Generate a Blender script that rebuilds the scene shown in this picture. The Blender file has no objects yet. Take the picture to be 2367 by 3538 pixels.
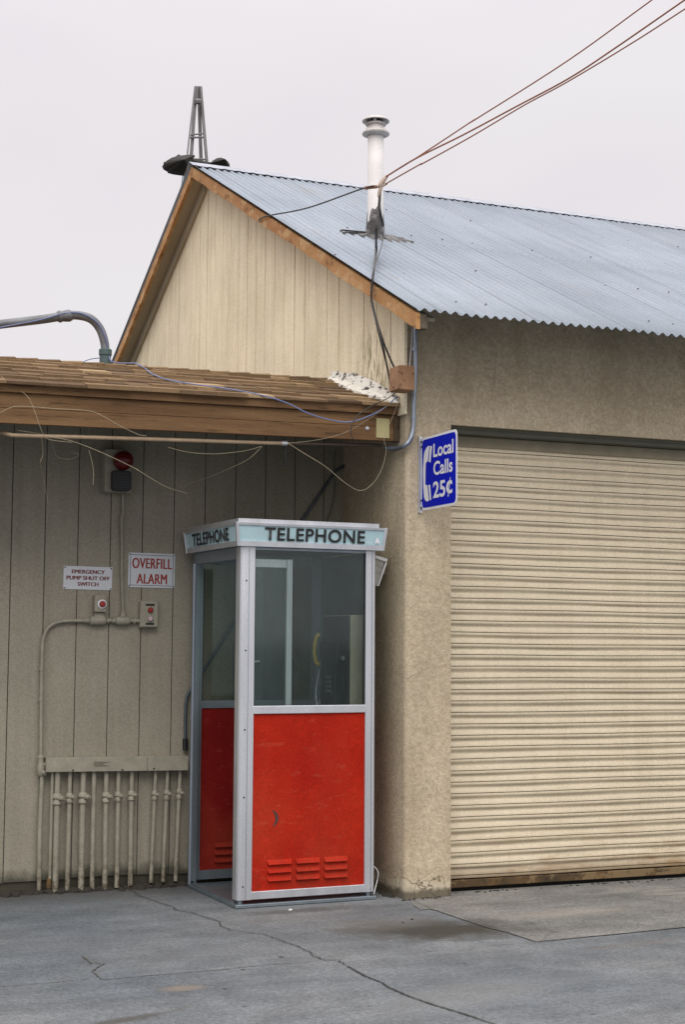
import bpy, bmesh, math, random
from mathutils import Vector, Matrix
random.seed(7)
rad = math.radians
SC = bpy.context.scene

# ---------------------------------------------------------------- camera
FPX, CX, CY, EYE = 5280.0, 1183.5, 1769.0, 1.5          # focal length / centre in photo pixels, eye height in metres
vz = Vector((410.0, -62000.0, FPX)).normalized()
vx = Vector((13900 - CX, 2303 - CY, FPX)); vx = (vx - vz * vx.dot(vz)).normalized()
vy = vz.cross(vx)
if vy.z < 0: vy = -vy
cam_d = bpy.data.cameras.new('camera'); cam = bpy.data.objects.new('camera', cam_d)
SC.collection.objects.link(cam); SC.camera = cam
cam_d.sensor_fit = 'HORIZONTAL'; cam_d.sensor_width = 24.0; cam_d.lens = FPX / 2367 * 24.0
cam_d.clip_end = 3000; cam_d.clip_start = 0.05
R = Matrix((vx, vy, vz))
M = Matrix.Identity(4)
for i in range(3):
    M[i][0] = R[i][0]; M[i][1] = -R[i][1]; M[i][2] = -R[i][2]
M[2][3] = EYE
cam.matrix_world = M
CAM = Vector((0, 0, EYE))
K = 1.5096
def ray(x, y): return R @ Vector(((x * K - CX) / FPX, (y * K - CY) / FPX, 1.0))
def onz(x, y, z=0.0): d = ray(x, y); return CAM + d * ((z - CAM.z) / d.z)
def ony(x, y, Y): d = ray(x, y); return CAM + d * (Y / d.y)
def onx(x, y, X): d = ray(x, y); return CAM + d * (X / d.x)
def zat(x, y, P):
    d = ray(x, y); t = math.hypot(P[0], P[1]) / math.hypot(d.x, d.y); return CAM.z + d.z * t

# ---------------------------------------------------------------- sky, sun, exposure
SUN_EL, SUN_AZ = rad(56), rad(200)        # azimuth clockwise from +Y: behind the photographer, a little to the left
w = bpy.data.worlds.new('World'); SC.world = w; w.use_nodes = True
nt = w.node_tree; nt.nodes.clear()
out = nt.nodes.new('ShaderNodeOutputWorld'); bg = nt.nodes.new('ShaderNodeBackground')
sky = nt.nodes.new('ShaderNodeTexSky'); sky.sky_type = 'NISHITA'; sky.sun_disc = False
sky.sun_elevation = SUN_EL; sky.sun_rotation = SUN_AZ; sky.dust_density = 4
sc_ = nt.nodes.new('ShaderNodeVectorMath'); sc_.operation = 'SCALE'; sc_.inputs['Scale'].default_value = 1.0
nt.links.new(sky.outputs[0], sc_.inputs[0])
tc = nt.nodes.new('ShaderNodeTexCoord'); mp = nt.nodes.new('ShaderNodeMapping'); mp.inputs['Scale'].default_value = (1.2, 1.2, 3)
nz = nt.nodes.new('ShaderNodeTexNoise'); nz.inputs['Scale'].default_value = 1.6; nz.inputs['Detail'].default_value = 3
rp = nt.nodes.new('ShaderNodeValToRGB')
rp.color_ramp.elements[0].position = .35; rp.color_ramp.elements[0].color = (8.25, 7.7, 8.1, 1)
rp.color_ramp.elements[1].position = .65; rp.color_ramp.elements[1].color = (9.0, 8.8, 8.9, 1)
nt.links.new(tc.outputs['Generated'], mp.inputs[0]); nt.links.new(mp.outputs[0], nz.inputs[0]); nt.links.new(nz.outputs[0], rp.inputs[0])
mx = nt.nodes.new('ShaderNodeMix'); mx.data_type = 'RGBA'; mx.inputs['Factor'].default_value = .94
nt.links.new(sc_.outputs[0], mx.inputs[6]); nt.links.new(rp.outputs[0], mx.inputs[7])
sx_ = nt.nodes.new('ShaderNodeSeparateXYZ'); nt.links.new(tc.outputs['Generated'], sx_.inputs[0])
mr = nt.nodes.new('ShaderNodeMapRange'); mr.interpolation_type = 'SMOOTHSTEP'      # overcast: the zenith is brighter than the horizon
mr.inputs[1].default_value = .32; mr.inputs[2].default_value = 1.0; mr.inputs[3].default_value = 1.0; mr.inputs[4].default_value = 2.6
nt.links.new(sx_.outputs['Z'], mr.inputs[0])
zs = nt.nodes.new('ShaderNodeVectorMath'); zs.operation = 'SCALE'; nt.links.new(mx.outputs[2], zs.inputs[0]); nt.links.new(mr.outputs[0], zs.inputs['Scale'])
nt.links.new(zs.outputs[0], bg.inputs[0]); bg.inputs[1].default_value = .1
nt.links.new(bg.outputs[0], out.inputs[0])
sl = bpy.data.lights.new('sun', 'SUN'); sl.energy = 2.2; sl.angle = rad(60); sl.color = (1, .97, .92)
so = bpy.data.objects.new('sun', sl); SC.collection.objects.link(so)
sd = Vector((math.sin(SUN_AZ) * math.cos(SUN_EL), math.cos(SUN_AZ) * math.cos(SUN_EL), math.sin(SUN_EL)))
so.rotation_euler = sd.to_track_quat('Z', 'Y').to_euler(); so.location = (0, -5, 12)
SC.view_settings.view_transform = 'Standard'; SC.view_settings.look = 'None'
SC.view_settings.exposure = 0.0; SC.view_settings.gamma = 1.0

# ---------------------------------------------------------------- materials
class N:
    def __init__(s, name):
        s.m = bpy.data.materials.new(name); s.m.use_nodes = True; s.t = s.m.node_tree
        s.b = s.t.nodes['Principled BSDF']; s.o = s.t.nodes['Material Output']
        s.tc = s.t.nodes.new('ShaderNodeTexCoord')
    def n(s, k, **kw):
        q = s.t.nodes.new(k)
        for a, v in kw.items(): setattr(q, a, v)
        return q
    def l(s, a, b): s.t.links.new(a, b)
    def vec(s, scale=(1, 1, 1), loc=(0, 0, 0)):
        g = s.n('ShaderNodeNewGeometry'); m = s.n('ShaderNodeMapping'); m.inputs['Scale'].default_value = scale; m.inputs['Location'].default_value = loc
        s.l(g.outputs['Position'], m.inputs[0]); return m.outputs[0]
    def noise(s, scale, detail=4, vec=None, rough=.55):
        q = s.n('ShaderNodeTexNoise'); q.inputs['Scale'].default_value = scale; q.inputs['Detail'].default_value = detail
        q.inputs['Roughness'].default_value = rough
        s.l(vec if vec else s.vec(), q.inputs['Vector']); return q.outputs[0]
    def ramp(s, fac, stops):
        r = s.n('ShaderNodeValToRGB'); e = r.color_ramp.elements
        while len(e) < len(stops): e.new(.5)
        for i, (p, c) in enumerate(stops):
            e[i].position = p; e[i].color = (c, c, c, 1) if isinstance(c, (int, float)) else (*c, 1)
        s.l(fac, r.inputs[0]); return r.outputs[0]
    def mix(s, fac, a, b, mode='MIX'):
        q = s.n('ShaderNodeMix', data_type='RGBA', blend_type=mode)
        for sock, v in ((q.inputs[0], fac), (q.inputs[6], a), (q.inputs[7], b)):
            if hasattr(v, 'is_output') or isinstance(v, bpy.types.NodeSocket): s.l(v, sock)
            elif isinstance(v, (int, float)): sock.default_value = v
            else: sock.default_value = (*v, 1)
        return q.outputs[2]
    def math(s, op, a, b=0.0, clamp=False):
        q = s.n('ShaderNodeMath', operation=op, use_clamp=clamp)
        for sock, v in ((q.inputs[0], a), (q.inputs[1], b)):
            if isinstance(v, bpy.types.NodeSocket): s.l(v, sock)
            else: sock.default_value = v
        return q.outputs[0]
    def sep(s):
        g = s.n('ShaderNodeNewGeometry'); q = s.n('ShaderNodeSeparateXYZ'); s.l(g.outputs['Position'], q.inputs[0]); return q.outputs
    def base(s, c):
        if isinstance(c, bpy.types.NodeSocket): s.l(c, s.b.inputs['Base Color'])
        else: s.b.inputs['Base Color'].default_value = (*c, 1)
        return s
    def rough(s, r, metal=0.0, spec=.5):
        if isinstance(r, bpy.types.NodeSocket): s.l(r, s.b.inputs['Roughness'])
        else: s.b.inputs['Roughness'].default_value = r
        s.b.inputs['Metallic'].default_value = metal; s.b.inputs['Specular IOR Level'].default_value = spec; return s
    def bump(s, h, strength=.4, dist=.01):
        q = s.n('ShaderNodeBump'); q.inputs['Strength'].default_value = strength; q.inputs['Distance'].default_value = dist
        s.l(h, q.inputs['Height']); s.l(q.outputs[0], s.b.inputs['Normal']); return s

def simple(name, c, rough=.6, metal=0.0, var=.12, scale=9, bump=0.0, spec=.4, streak=None):
    s = N(name)
    v = s.noise(scale, 5, s.vec(streak) if streak else None)
    v2 = s.noise(140, 2)
    col = s.mix(1.0, c, s.ramp(v, [(.3, 1 - var), (.7, 1 + var * .6)]), 'MULTIPLY')
    col = s.mix(1.0, col, s.ramp(v2, [(.3, .93), (.7, 1.06)]), 'MULTIPLY')
    s.base(col).rough(rough, metal, spec)
    if bump: s.bump(s.noise(60, 4), bump, .004)
    return s.m

def siding_mat(name, c, dirt, groove=1.0, patches=None):
    s = N(name)
    streak = s.noise(22, 5, s.vec((1, 1, .045)))
    fine = s.noise(60, 4, s.vec((1, 1, .12)))
    blot = s.noise(2.2, 4)
    col = s.mix(s.ramp(streak, [(.42, 0), (.72, .55)]), c, dirt)
    col = s.mix(s.math('MULTIPLY', s.ramp(fine, [(.55, 0), (.8, 1)]), .35), col, dirt)
    col = s.mix(1.0, col, s.ramp(blot, [(.3, .9), (.7, 1.06)]), 'MULTIPLY')
    col = s.mix(1.0, col, s.ramp(s.noise(95, 3, rough=.7), [(.3, .80), (.7, 1.17)]), 'MULTIPLY')
    if patches: col = patches(s, col)
    else:
        x, y, z = s.sep(); q = s.math('ADD', z, s.math('MULTIPLY', s.noise(9, 5), -.16))
        col = s.mix(s.ramp(q, [(.0, .85), (.07, 0)]), col, (.045, .045, .03))
    s.base(col).rough(.75, 0, .3).bump(streak, .25, .004)
    return s.m

def gable_patches(s, col):
    x, y, z = s.sep()          # flaked, mouldy area beside the cables (low, near the front corner)
    d = s.math('ADD', s.math('POWER', s.math('DIVIDE', s.math('SUBTRACT', y, 8.72), .34), 2.0),
               s.math('POWER', s.math('DIVIDE', s.math('SUBTRACT', z, 3.2), .36), 2.0))
    m = s.ramp(d, [(.1, 1), (1.3, 0)])
    n = s.ramp(s.noise(34, 6, s.vec((1, 1, .22)), .7), [(.47, 0), (.6, 1)])
    col = s.mix(s.math('MULTIPLY', s.math('MULTIPLY', m, n), .8), col, (.16, .13, .06))
    n2 = s.ramp(s.noise(6, 4, s.vec((1, 1, .3))), [(.5, 0), (.75, .35)])
    return s.mix(n2, col, (.47, .36, .18))

def stucco_mat():
    s = N('stucco')
    grain = s.noise(75, 5, rough=.75); mid = s.noise(30, 5); big = s.noise(1.6, 4)
    col = s.mix(s.ramp(mid, [(.35, 0), (.7, 1)]), (.455, .375, .26), (.53, .45, .325))
    col = s.mix(1.0, col, s.ramp(big, [(.3, .84), (.7, 1.07)]), 'MULTIPLY')
    col = s.mix(1.0, col, s.ramp(s.noise(5.5, 5, s.vec((1, 1, .7)), .6), [(.3, .9), (.7, 1.07)]), 'MULTIPLY')
    col = s.mix(1.0, col, s.ramp(grain, [(.3, .70), (.68, 1.22)]), 'MULTIPLY')
    x, y, z = s.sep()
    drip = s.ramp(s.noise(5, 4, s.vec((1, 1, .12))), [(.5, 0), (.75, .3)])
    col = s.mix(drip, col, (.26, .19, .105))
    # repaired, paler foot of the pier, and soil splash near the ground
    edge = s.math('ADD', z, s.math('MULTIPLY', s.noise(7, 3), .12))
    foot = s.ramp(edge, [(.155, 1), (.17, 0)])
    col = s.mix(s.math('MULTIPLY', foot, .55), col, (.56, .50, .38))
    ck = s.n('ShaderNodeTexVoronoi', feature='DISTANCE_TO_EDGE'); ck.inputs['Scale'].default_value = 8
    wv = s.n('ShaderNodeVectorMath', operation='ADD'); nz = s.n('ShaderNodeTexNoise'); nz.inputs['Scale'].default_value = 12
    s.l(s.vec(), nz.inputs[0]); sc = s.n('ShaderNodeVectorMath', operation='SCALE'); sc.inputs['Scale'].default_value = .12
    s.l(nz.outputs['Color'], sc.inputs[0]); s.l(s.vec(), wv.inputs[0]); s.l(sc.outputs[0], wv.inputs[1]); s.l(wv.outputs[0], ck.inputs['Vector'])
    crk = s.math('MULTIPLY', s.ramp(ck.outputs['Distance'], [(.004, 1), (.03, 0)]), s.ramp(z, [(.1, 1), (.22, 0)]))
    c2 = s.n('ShaderNodeTexVoronoi', feature='DISTANCE_TO_EDGE'); c2.inputs['Scale'].default_value = .9; s.l(wv.outputs[0], c2.inputs['Vector'])
    hair = s.math('MULTIPLY', s.ramp(c2.outputs['Distance'], [(.0, 1), (.0035, 0)]), s.ramp(s.noise(1.1, 2), [(.5, 0), (.6, .5)]))
    col = s.mix(hair, col, (.16, .12, .07))
    col = s.mix(s.math('MULTIPLY', crk, .85), col, (.10, .075, .045))
    spl = s.ramp(s.math('SUBTRACT', z, s.math('MULTIPLY', s.noise(18, 4), .07)), [(0, 1), (.03, 0)])
    col = s.mix(s.math('MULTIPLY', spl, .8), col, (.06, .05, .035))
    s.base(col).rough(.92, 0, .2)
    h = s.math('ADD', grain, s.math('MULTIPLY', mid, .6))
    s.bump(h, .9, .006)
    return s.m

def concrete_mat(name='concrete', c1=(.112, .126, .138), c2=(.168, .176, .180)):
    s = N(name)
    big = s.noise(.9, 5); mid = s.noise(5, 6, rough=.65); fine = s.noise(40, 5, rough=.75); gr = s.noise(105, 3, rough=.7)
    col = s.mix(s.ramp(big, [(.35, 0), (.68, 1)]), c1, c2)
    wear = s.noise(2.4, 6, s.vec((.5, 1.6, 1)), .68)
    col = s.mix(1.0, col, s.ramp(wear, [(.32, .76), (.68, 1.17)]), 'MULTIPLY')
    col = s.mix(1.0, col, s.ramp(mid, [(.3, .80), (.7, 1.14)]), 'MULTIPLY')
    col = s.mix(1.0, col, s.ramp(fine, [(.3, .66), (.7, 1.24)]), 'MULTIPLY')
    col = s.mix(1.0, col, s.ramp(gr, [(.3, .62), (.7, 1.28)]), 'MULTIPLY')
    agg = s.n('ShaderNodeTexVoronoi'); agg.inputs['Scale'].default_value = 38; s.l(s.vec(), agg.inputs['Vector'])
    col = s.mix(s.math('MULTIPLY', s.ramp(agg.outputs['Distance'], [(.10, 1), (.2, 0)]), s.ramp(s.noise(11, 3), [(.52, 0), (.6, .6)])), col, (.07, .068, .062))
    col = s.mix(s.math('MULTIPLY', s.ramp(agg.outputs['Distance'], [(.08, 1), (.16, 0)]), s.ramp(s.noise(9, 3, s.vec((1, 1, 1), (7, 3, 0))), [(.56, 0), (.62, .6)])), col, (.34, .33, .31))
    x, y, z = s.sep()
    def ell(cx, cy, rx, ry, ang=0.0):
        dx = s.math('SUBTRACT', x, cx); dy = s.math('SUBTRACT', y, cy)
        c, q = math.cos(ang), math.sin(ang)
        u = s.math('ADD', s.math('MULTIPLY', dx, c / rx), s.math('MULTIPLY', dy, q / rx))
        v = s.math('ADD', s.math('MULTIPLY', dx, -q / ry), s.math('MULTIPLY', dy, c / ry))
        d = s.math('SQRT', s.math('ADD', s.math('MULTIPLY', u, u), s.math('MULTIPLY', v, v)))
        return s.math('ADD', d, s.math('MULTIPLY', s.math('SUBTRACT', mid, .5), 1.1))
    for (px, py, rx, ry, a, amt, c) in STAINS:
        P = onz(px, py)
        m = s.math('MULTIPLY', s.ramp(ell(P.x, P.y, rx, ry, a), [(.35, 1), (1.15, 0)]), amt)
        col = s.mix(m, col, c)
    # tan dusty apron in front of the roller door
    def band(v, a, b, amt, c):
        global _c
        q = s.n('ShaderNodeMapRange'); q.inputs[1].default_value = a; q.inputs[2].default_value = b
        s.l(s.math('ADD', v, s.math('MULTIPLY', s.math('SUBTRACT', wear, .5), .5)), q.inputs[0])
        return s.mix(s.math('MULTIPLY', q.outputs[0], amt), col, c)
    col = band(y, 8.75, 9.22, .7, (.05, .046, .04))
    dust = s.ramp(s.noise(2.6, 5, s.vec((.6, 1.6, 1))), [(.55, 0), (.72, 1)])
    near = s.n('ShaderNodeMapRange'); near.inputs[1].default_value = 6.9; near.inputs[2].default_value = 7.7; s.l(y, near.inputs[0])
    nx = s.n('ShaderNodeMapRange'); nx.inputs[1].default_value = 3.9; nx.inputs[2].default_value = 4.6; s.l(x, nx.inputs[0])
    col = s.mix(s.math('MULTIPLY', s.math('MULTIPLY', dust, near.outputs[0]), s.math('MULTIPLY', nx.outputs[0], .55)), col, (.33, .31, .27))
    # small dark specks of oil and gum
    vo = s.n('ShaderNodeTexVoronoi'); vo.inputs['Scale'].default_value = 5.5; s.l(s.vec((1, 1, 1)), vo.inputs['Vector'])
    sp = s.math('MULTIPLY', s.ramp(vo.outputs['Distance'], [(.05, 1), (.085, 0)]), s.ramp(s.noise(3, 3), [(.5, 0), (.6, 1)]))
    col = s.mix(s.math('MULTIPLY', sp, .75), col, (.05, .045, .04))
    s.base(col).rough(.85, 0, .3)
    s.bump(s.math('ADD', fine, s.math('MULTIPLY', gr, .5)), .5, .004)
    return s.m

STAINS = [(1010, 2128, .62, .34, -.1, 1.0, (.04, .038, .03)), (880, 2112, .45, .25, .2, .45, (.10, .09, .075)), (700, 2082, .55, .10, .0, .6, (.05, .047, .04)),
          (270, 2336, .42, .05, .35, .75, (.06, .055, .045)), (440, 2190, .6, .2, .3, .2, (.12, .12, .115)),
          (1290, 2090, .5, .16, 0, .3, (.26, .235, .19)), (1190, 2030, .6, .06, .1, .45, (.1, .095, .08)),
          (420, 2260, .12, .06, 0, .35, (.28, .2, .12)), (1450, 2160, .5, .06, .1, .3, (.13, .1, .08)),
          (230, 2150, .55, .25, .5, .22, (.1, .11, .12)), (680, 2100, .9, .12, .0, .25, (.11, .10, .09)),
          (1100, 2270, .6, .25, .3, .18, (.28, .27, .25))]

def wood_mat(name, c1, c2, bare=None, axis=(1, 1, 1), rough=.75):
    s = N(name)
    g = s.noise(7, 6, s.vec(axis), .6); f = s.noise(30, 5, s.vec(axis)); sp = s.noise(150, 2)
    col = s.mix(s.ramp(g, [(.36, 0), (.64, 1)]), c1, c2)
    col = s.mix(s.ramp(f, [(.58, 0), (.66, .6)]), col, tuple(v * .35 for v in c1))
    col = s.mix(1.0, col, s.ramp(sp, [(.3, .85), (.7, 1.14)]), 'MULTIPLY')
    if bare:
        p = s.ramp(s.noise(5.5, 6, s.vec((1.0, 1.0, 1.5)), .68), [(.53, 0), (.58, 1)])
        col = s.mix(s.math('MULTIPLY', p, .75), col, bare)
        cr = s.ramp(s.noise(24, 6, s.vec((1.6, 1.0, 1.2)), .75), [(.60, 0), (.65, 1)])
        col = s.mix(s.math('MULTIPLY', cr, .85), col, (.05, .03, .018))
    s.base(col).rough(rough, 0, .3).bump(g, .5, .006)
    return s.m

def shutter_mat():
    s = N('shutter_paint')
    st = s.noise(16, 5, s.vec((1, 1, .05))); lo = s.noise(1.3, 4); h = s.noise(95, 3, s.vec((.7, 1, 1)), .7)
    col = s.mix(s.ramp(st, [(.45, 0), (.8, .5)]), (.55, .475, .34), (.455, .38, .255))
    col = s.mix(1.0, col, s.ramp(lo, [(.3, .93), (.7, 1.05)]), 'MULTIPLY')
    col = s.mix(1.0, col, s.ramp(h, [(.3, .84), (.7, 1.12)]), 'MULTIPLY')
    x, y, z = s.sep()
    low = s.n('ShaderNodeMapRange'); low.inputs[1].default_value = .62; low.inputs[2].default_value = .02; s.l(z, low.inputs[0])
    rust = s.ramp(s.noise(9, 6, s.vec((.35, 1, 2.2)), .7), [(.50, 0), (.66, 1)])
    k = s.math('MULTIPLY', rust, s.math('MULTIPLY', s.math('POWER', low.outputs[0], 2.2), 1.0))
    col = s.mix(k, col, (.25, .13, .04))
    fl = s.ramp(s.math('ADD', z, s.math('MULTIPLY', s.noise(6, 4, s.vec((.5, 1, 1))), .10)), [(.13, 1), (.21, 0)])
    col = s.mix(s.math('MULTIPLY', fl, .72), col, (.13, .075, .028))
    ding = s.ramp(s.noise(26, 5, s.vec((.5, 1, 2.5)), .7), [(.71, 0), (.74, 1)])
    col = s.mix(s.math('MULTIPLY', ding, .7), col, (.12, .09, .05))
    s.base(col).rough(.5, 0, .4)
    return s.m

def roof_mat():
    s = N('galvanised_roof')
    big = s.noise(.8, 5); st = s.noise(9, 5, s.vec((1, .08, .1))); gr = s.noise(80, 3, rough=.7)
    col = s.mix(s.ramp(big, [(.35, 0), (.7, 1)]), (.205, .24, .28), (.265, .30, .34))
    col = s.mix(1.0, col, s.ramp(st, [(.3, .9), (.7, 1.08)]), 'MULTIPLY')
    col = s.mix(1.0, col, s.ramp(gr, [(.3, .87), (.7, 1.12)]), 'MULTIPLY')
    x, y, z = s.sep()          # each sheet has weathered to its own tone
    fx = s.math('FLOOR', s.math('DIVIDE', x, .64)); fy = s.math('FLOOR', s.math('DIVIDE', y, 2.45))
    wn = s.n('ShaderNodeTexWhiteNoise', noise_dimensions='2D'); cv = s.n('ShaderNodeCombineXYZ'); s.l(fx, cv.inputs[0]); s.l(fy, cv.inputs[1]); s.l(cv.outputs[0], wn.inputs['Vector'])
    col = s.mix(1.0, col, s.ramp(wn.outputs['Value'], [(0, .93), (1, 1.06)]), 'MULTIPLY')
    lapx = s.ramp(s.math('FRACT', s.math('DIVIDE', x, .64)), [(.0, 1), (.015, 0)]); lapy = s.ramp(s.math('FRACT', s.math('DIVIDE', y, 2.45)), [(.0, 1), (.006, 0)])
    col = s.mix(s.math('MULTIPLY', s.math('MAXIMUM', lapx, lapy), .45), col, (.10, .105, .11))
    rs = s.math('MULTIPLY', s.ramp(s.noise(7, 5, s.vec((1, .12, .15)), .7), [(.60, 0), (.72, 1)]), .28)
    col = s.mix(rs, col, (.24, .19, .14))
    vo = s.n('ShaderNodeTexVoronoi'); vo.inputs['Scale'].default_value = 9; s.l(s.vec((1, .45, 1)), vo.inputs['Vector'])
    sp = s.math('MULTIPLY', s.ramp(vo.outputs['Distance'], [(.05, 1), (.09, 0)]), s.ramp(s.noise(2.2, 3), [(.52, 0), (.58, 1)]))
    col = s.mix(s.math('MULTIPLY', sp, .7), col, (.16, .12, .09))
    s.base(col).rough(.6, .1, .35)
    return s.m

def shingle_mat():
    s = N('asphalt_shingle')
    at = s.n('ShaderNodeAttribute', attribute_name='tone')
    gr = s.noise(220, 4, rough=.7); md = s.noise(18, 4)
    col = s.ramp(at.outputs['Fac'], [(0, (.08, .050, .030)), (.4, (.155, .100, .055)), (.75, (.25, .17, .092)), (1, (.33, .235, .135))])
    col = s.mix(1.0, col, s.ramp(gr, [(.3, .55), (.7, 1.45)]), 'MULTIPLY')
    col = s.mix(1.0, col, s.ramp(md, [(.3, .85), (.7, 1.1)]), 'MULTIPLY')
    s.base(col).rough(.95, 0, .15).bump(gr, .8, .003)
    return s.m

def glass_mat():
    s = N('booth_glass')
    tr = s.n('ShaderNodeBsdfTransparent'); tr.inputs[0].default_value = (.90, .94, .925, 1)
    gl = s.n('ShaderNodeBsdfGlossy'); gl.inputs['Roughness'].default_value = .06; gl.inputs[0].default_value = (.8, .9, .9, 1)
    fr = s.n('ShaderNodeFresnel'); fr.inputs[0].default_value = 1.45
    a = s.n('ShaderNodeMixShader'); s.l(fr.outputs[0], a.inputs[0]); s.l(tr.outputs[0], a.inputs[1]); s.l(gl.outputs[0], a.inputs[2])
    df = s.n('ShaderNodeBsdfDiffuse'); df.inputs[0].default_value = (.34, .40, .38, 1)
    b = s.n('ShaderNodeMixShader'); f = s.math('ADD', s.ramp(s.noise(4, 6, s.vec((1, 1, .5)), .7), [(.38, .0), (.75, .035)]), s.ramp(s.noise(60, 4, s.vec((1, 1, .2)), .7), [(.5, 0), (.8, .03)]))
    s.l(f, b.inputs[0]); s.l(a.outputs[0], b.inputs[1]); s.l(df.outputs[0], b.inputs[2]); s.l(b.outputs[0], s.o.inputs[0])
    return s.m

def red_mat(name, c1, c2):
    s = N(name)
    v = s.noise(3.2, 5); g = s.noise(100, 3, rough=.7); sc = s.noise(14, 6, s.vec((.6, 1, 1.6)), .75)
    col = s.mix(s.ramp(v, [(.35, 0), (.7, 1)]), c1, c2)
    col = s.mix(1.0, col, s.ramp(g, [(.3, .72), (.7, 1.22)]), 'MULTIPLY')
    col = s.mix(s.math('MULTIPLY', s.ramp(sc, [(.58, 0), (.75, 1)]), .30), col, (.50, .15, .09))
    fade = s.noise(1.7, 4, s.vec((1, 1, .8), (3, 0, 1)))
    col = s.mix(s.math('MULTIPLY', s.ramp(fade, [(.48, 0), (.7, 1)]), .20), col, (.46, .09, .04))
    x, y, z = s.sep()
    gm = s.math('MULTIPLY', s.ramp(z, [(.12, 1), (.5, 0)]), s.ramp(s.noise(8, 5, s.vec((1, 1, .5)), .7), [(.42, 0), (.7, .55)]))
    col = s.mix(gm, col, (.14, .02, .008))
    sr = s.ramp(s.noise(55, 4, s.vec((.25, 1, 1.4)), .7), [(.70, 0), (.73, .6)])
    col = s.mix(sr, col, (.16, .03, .015))
    pt = s.ramp(s.noise(75, 3, rough=.6), [(.72, 0), (.76, .7)])
    col = s.mix(pt, col, (.62, .22, .14))
    s.base(col).rough(.7, 0, .12).bump(g, .2, .002)
    return s.m

def alu_mat(name, c=(.50, .52, .56)):
    s = N(name)
    v = s.noise(10, 5, s.vec((1, 1, .15))); g = s.noise(200, 2); sp = s.noise(45, 5, rough=.75)
    col = s.mix(1.0, c, s.ramp(v, [(.3, .86), (.7, 1.08)]), 'MULTIPLY')
    col = s.mix(1.0, col, s.ramp(g, [(.3, .88), (.7, 1.1)]), 'MULTIPLY')
    col = s.mix(s.math('MULTIPLY', s.ramp(sp, [(.66, 0), (.72, 1)]), .5), col, (.14, .13, .12))
    s.base(col).rough(.38, .8, .5)
    return s.m

def painted_mat():
    s = N('greige_painted_metal')
    v = s.noise(14, 5); g = s.noise(150, 2)
    col = s.mix(1.0, (.285, .268, .208), s.ramp(v, [(.3, .84), (.7, 1.1)]), 'MULTIPLY')
    col = s.mix(1.0, col, s.ramp(g, [(.3, .86), (.7, 1.12)]), 'MULTIPLY')
    x, y, z = s.sep()
    low = s.ramp(z, [(.0, 1), (.28, .0)]); n = s.ramp(s.noise(30, 5, rough=.7), [(.42, 0), (.58, 1)])
    col = s.mix(s.math('MULTIPLY', low, n), col, (.085, .06, .038))
    chip = s.ramp(s.noise(38, 5, rough=.75), [(.68, 0), (.71, .8)])
    col = s.mix(chip, col, (.10, .085, .065))
    s.base(col).rough(.6, 0, .35)
    return s.m

def caulk_mat():
    s = N('flaking_roof_cement')
    g = s.noise(15, 6, s.vec((1.0, .7, 1.3)), .75)
    s.base(s.mix(s.ramp(g, [(.545, 0), (.57, 1)]), (.70, .67, .60), (.05, .04, .03))).rough(.8, 0, .3).bump(g, .5, .006)
    return s.m

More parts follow.
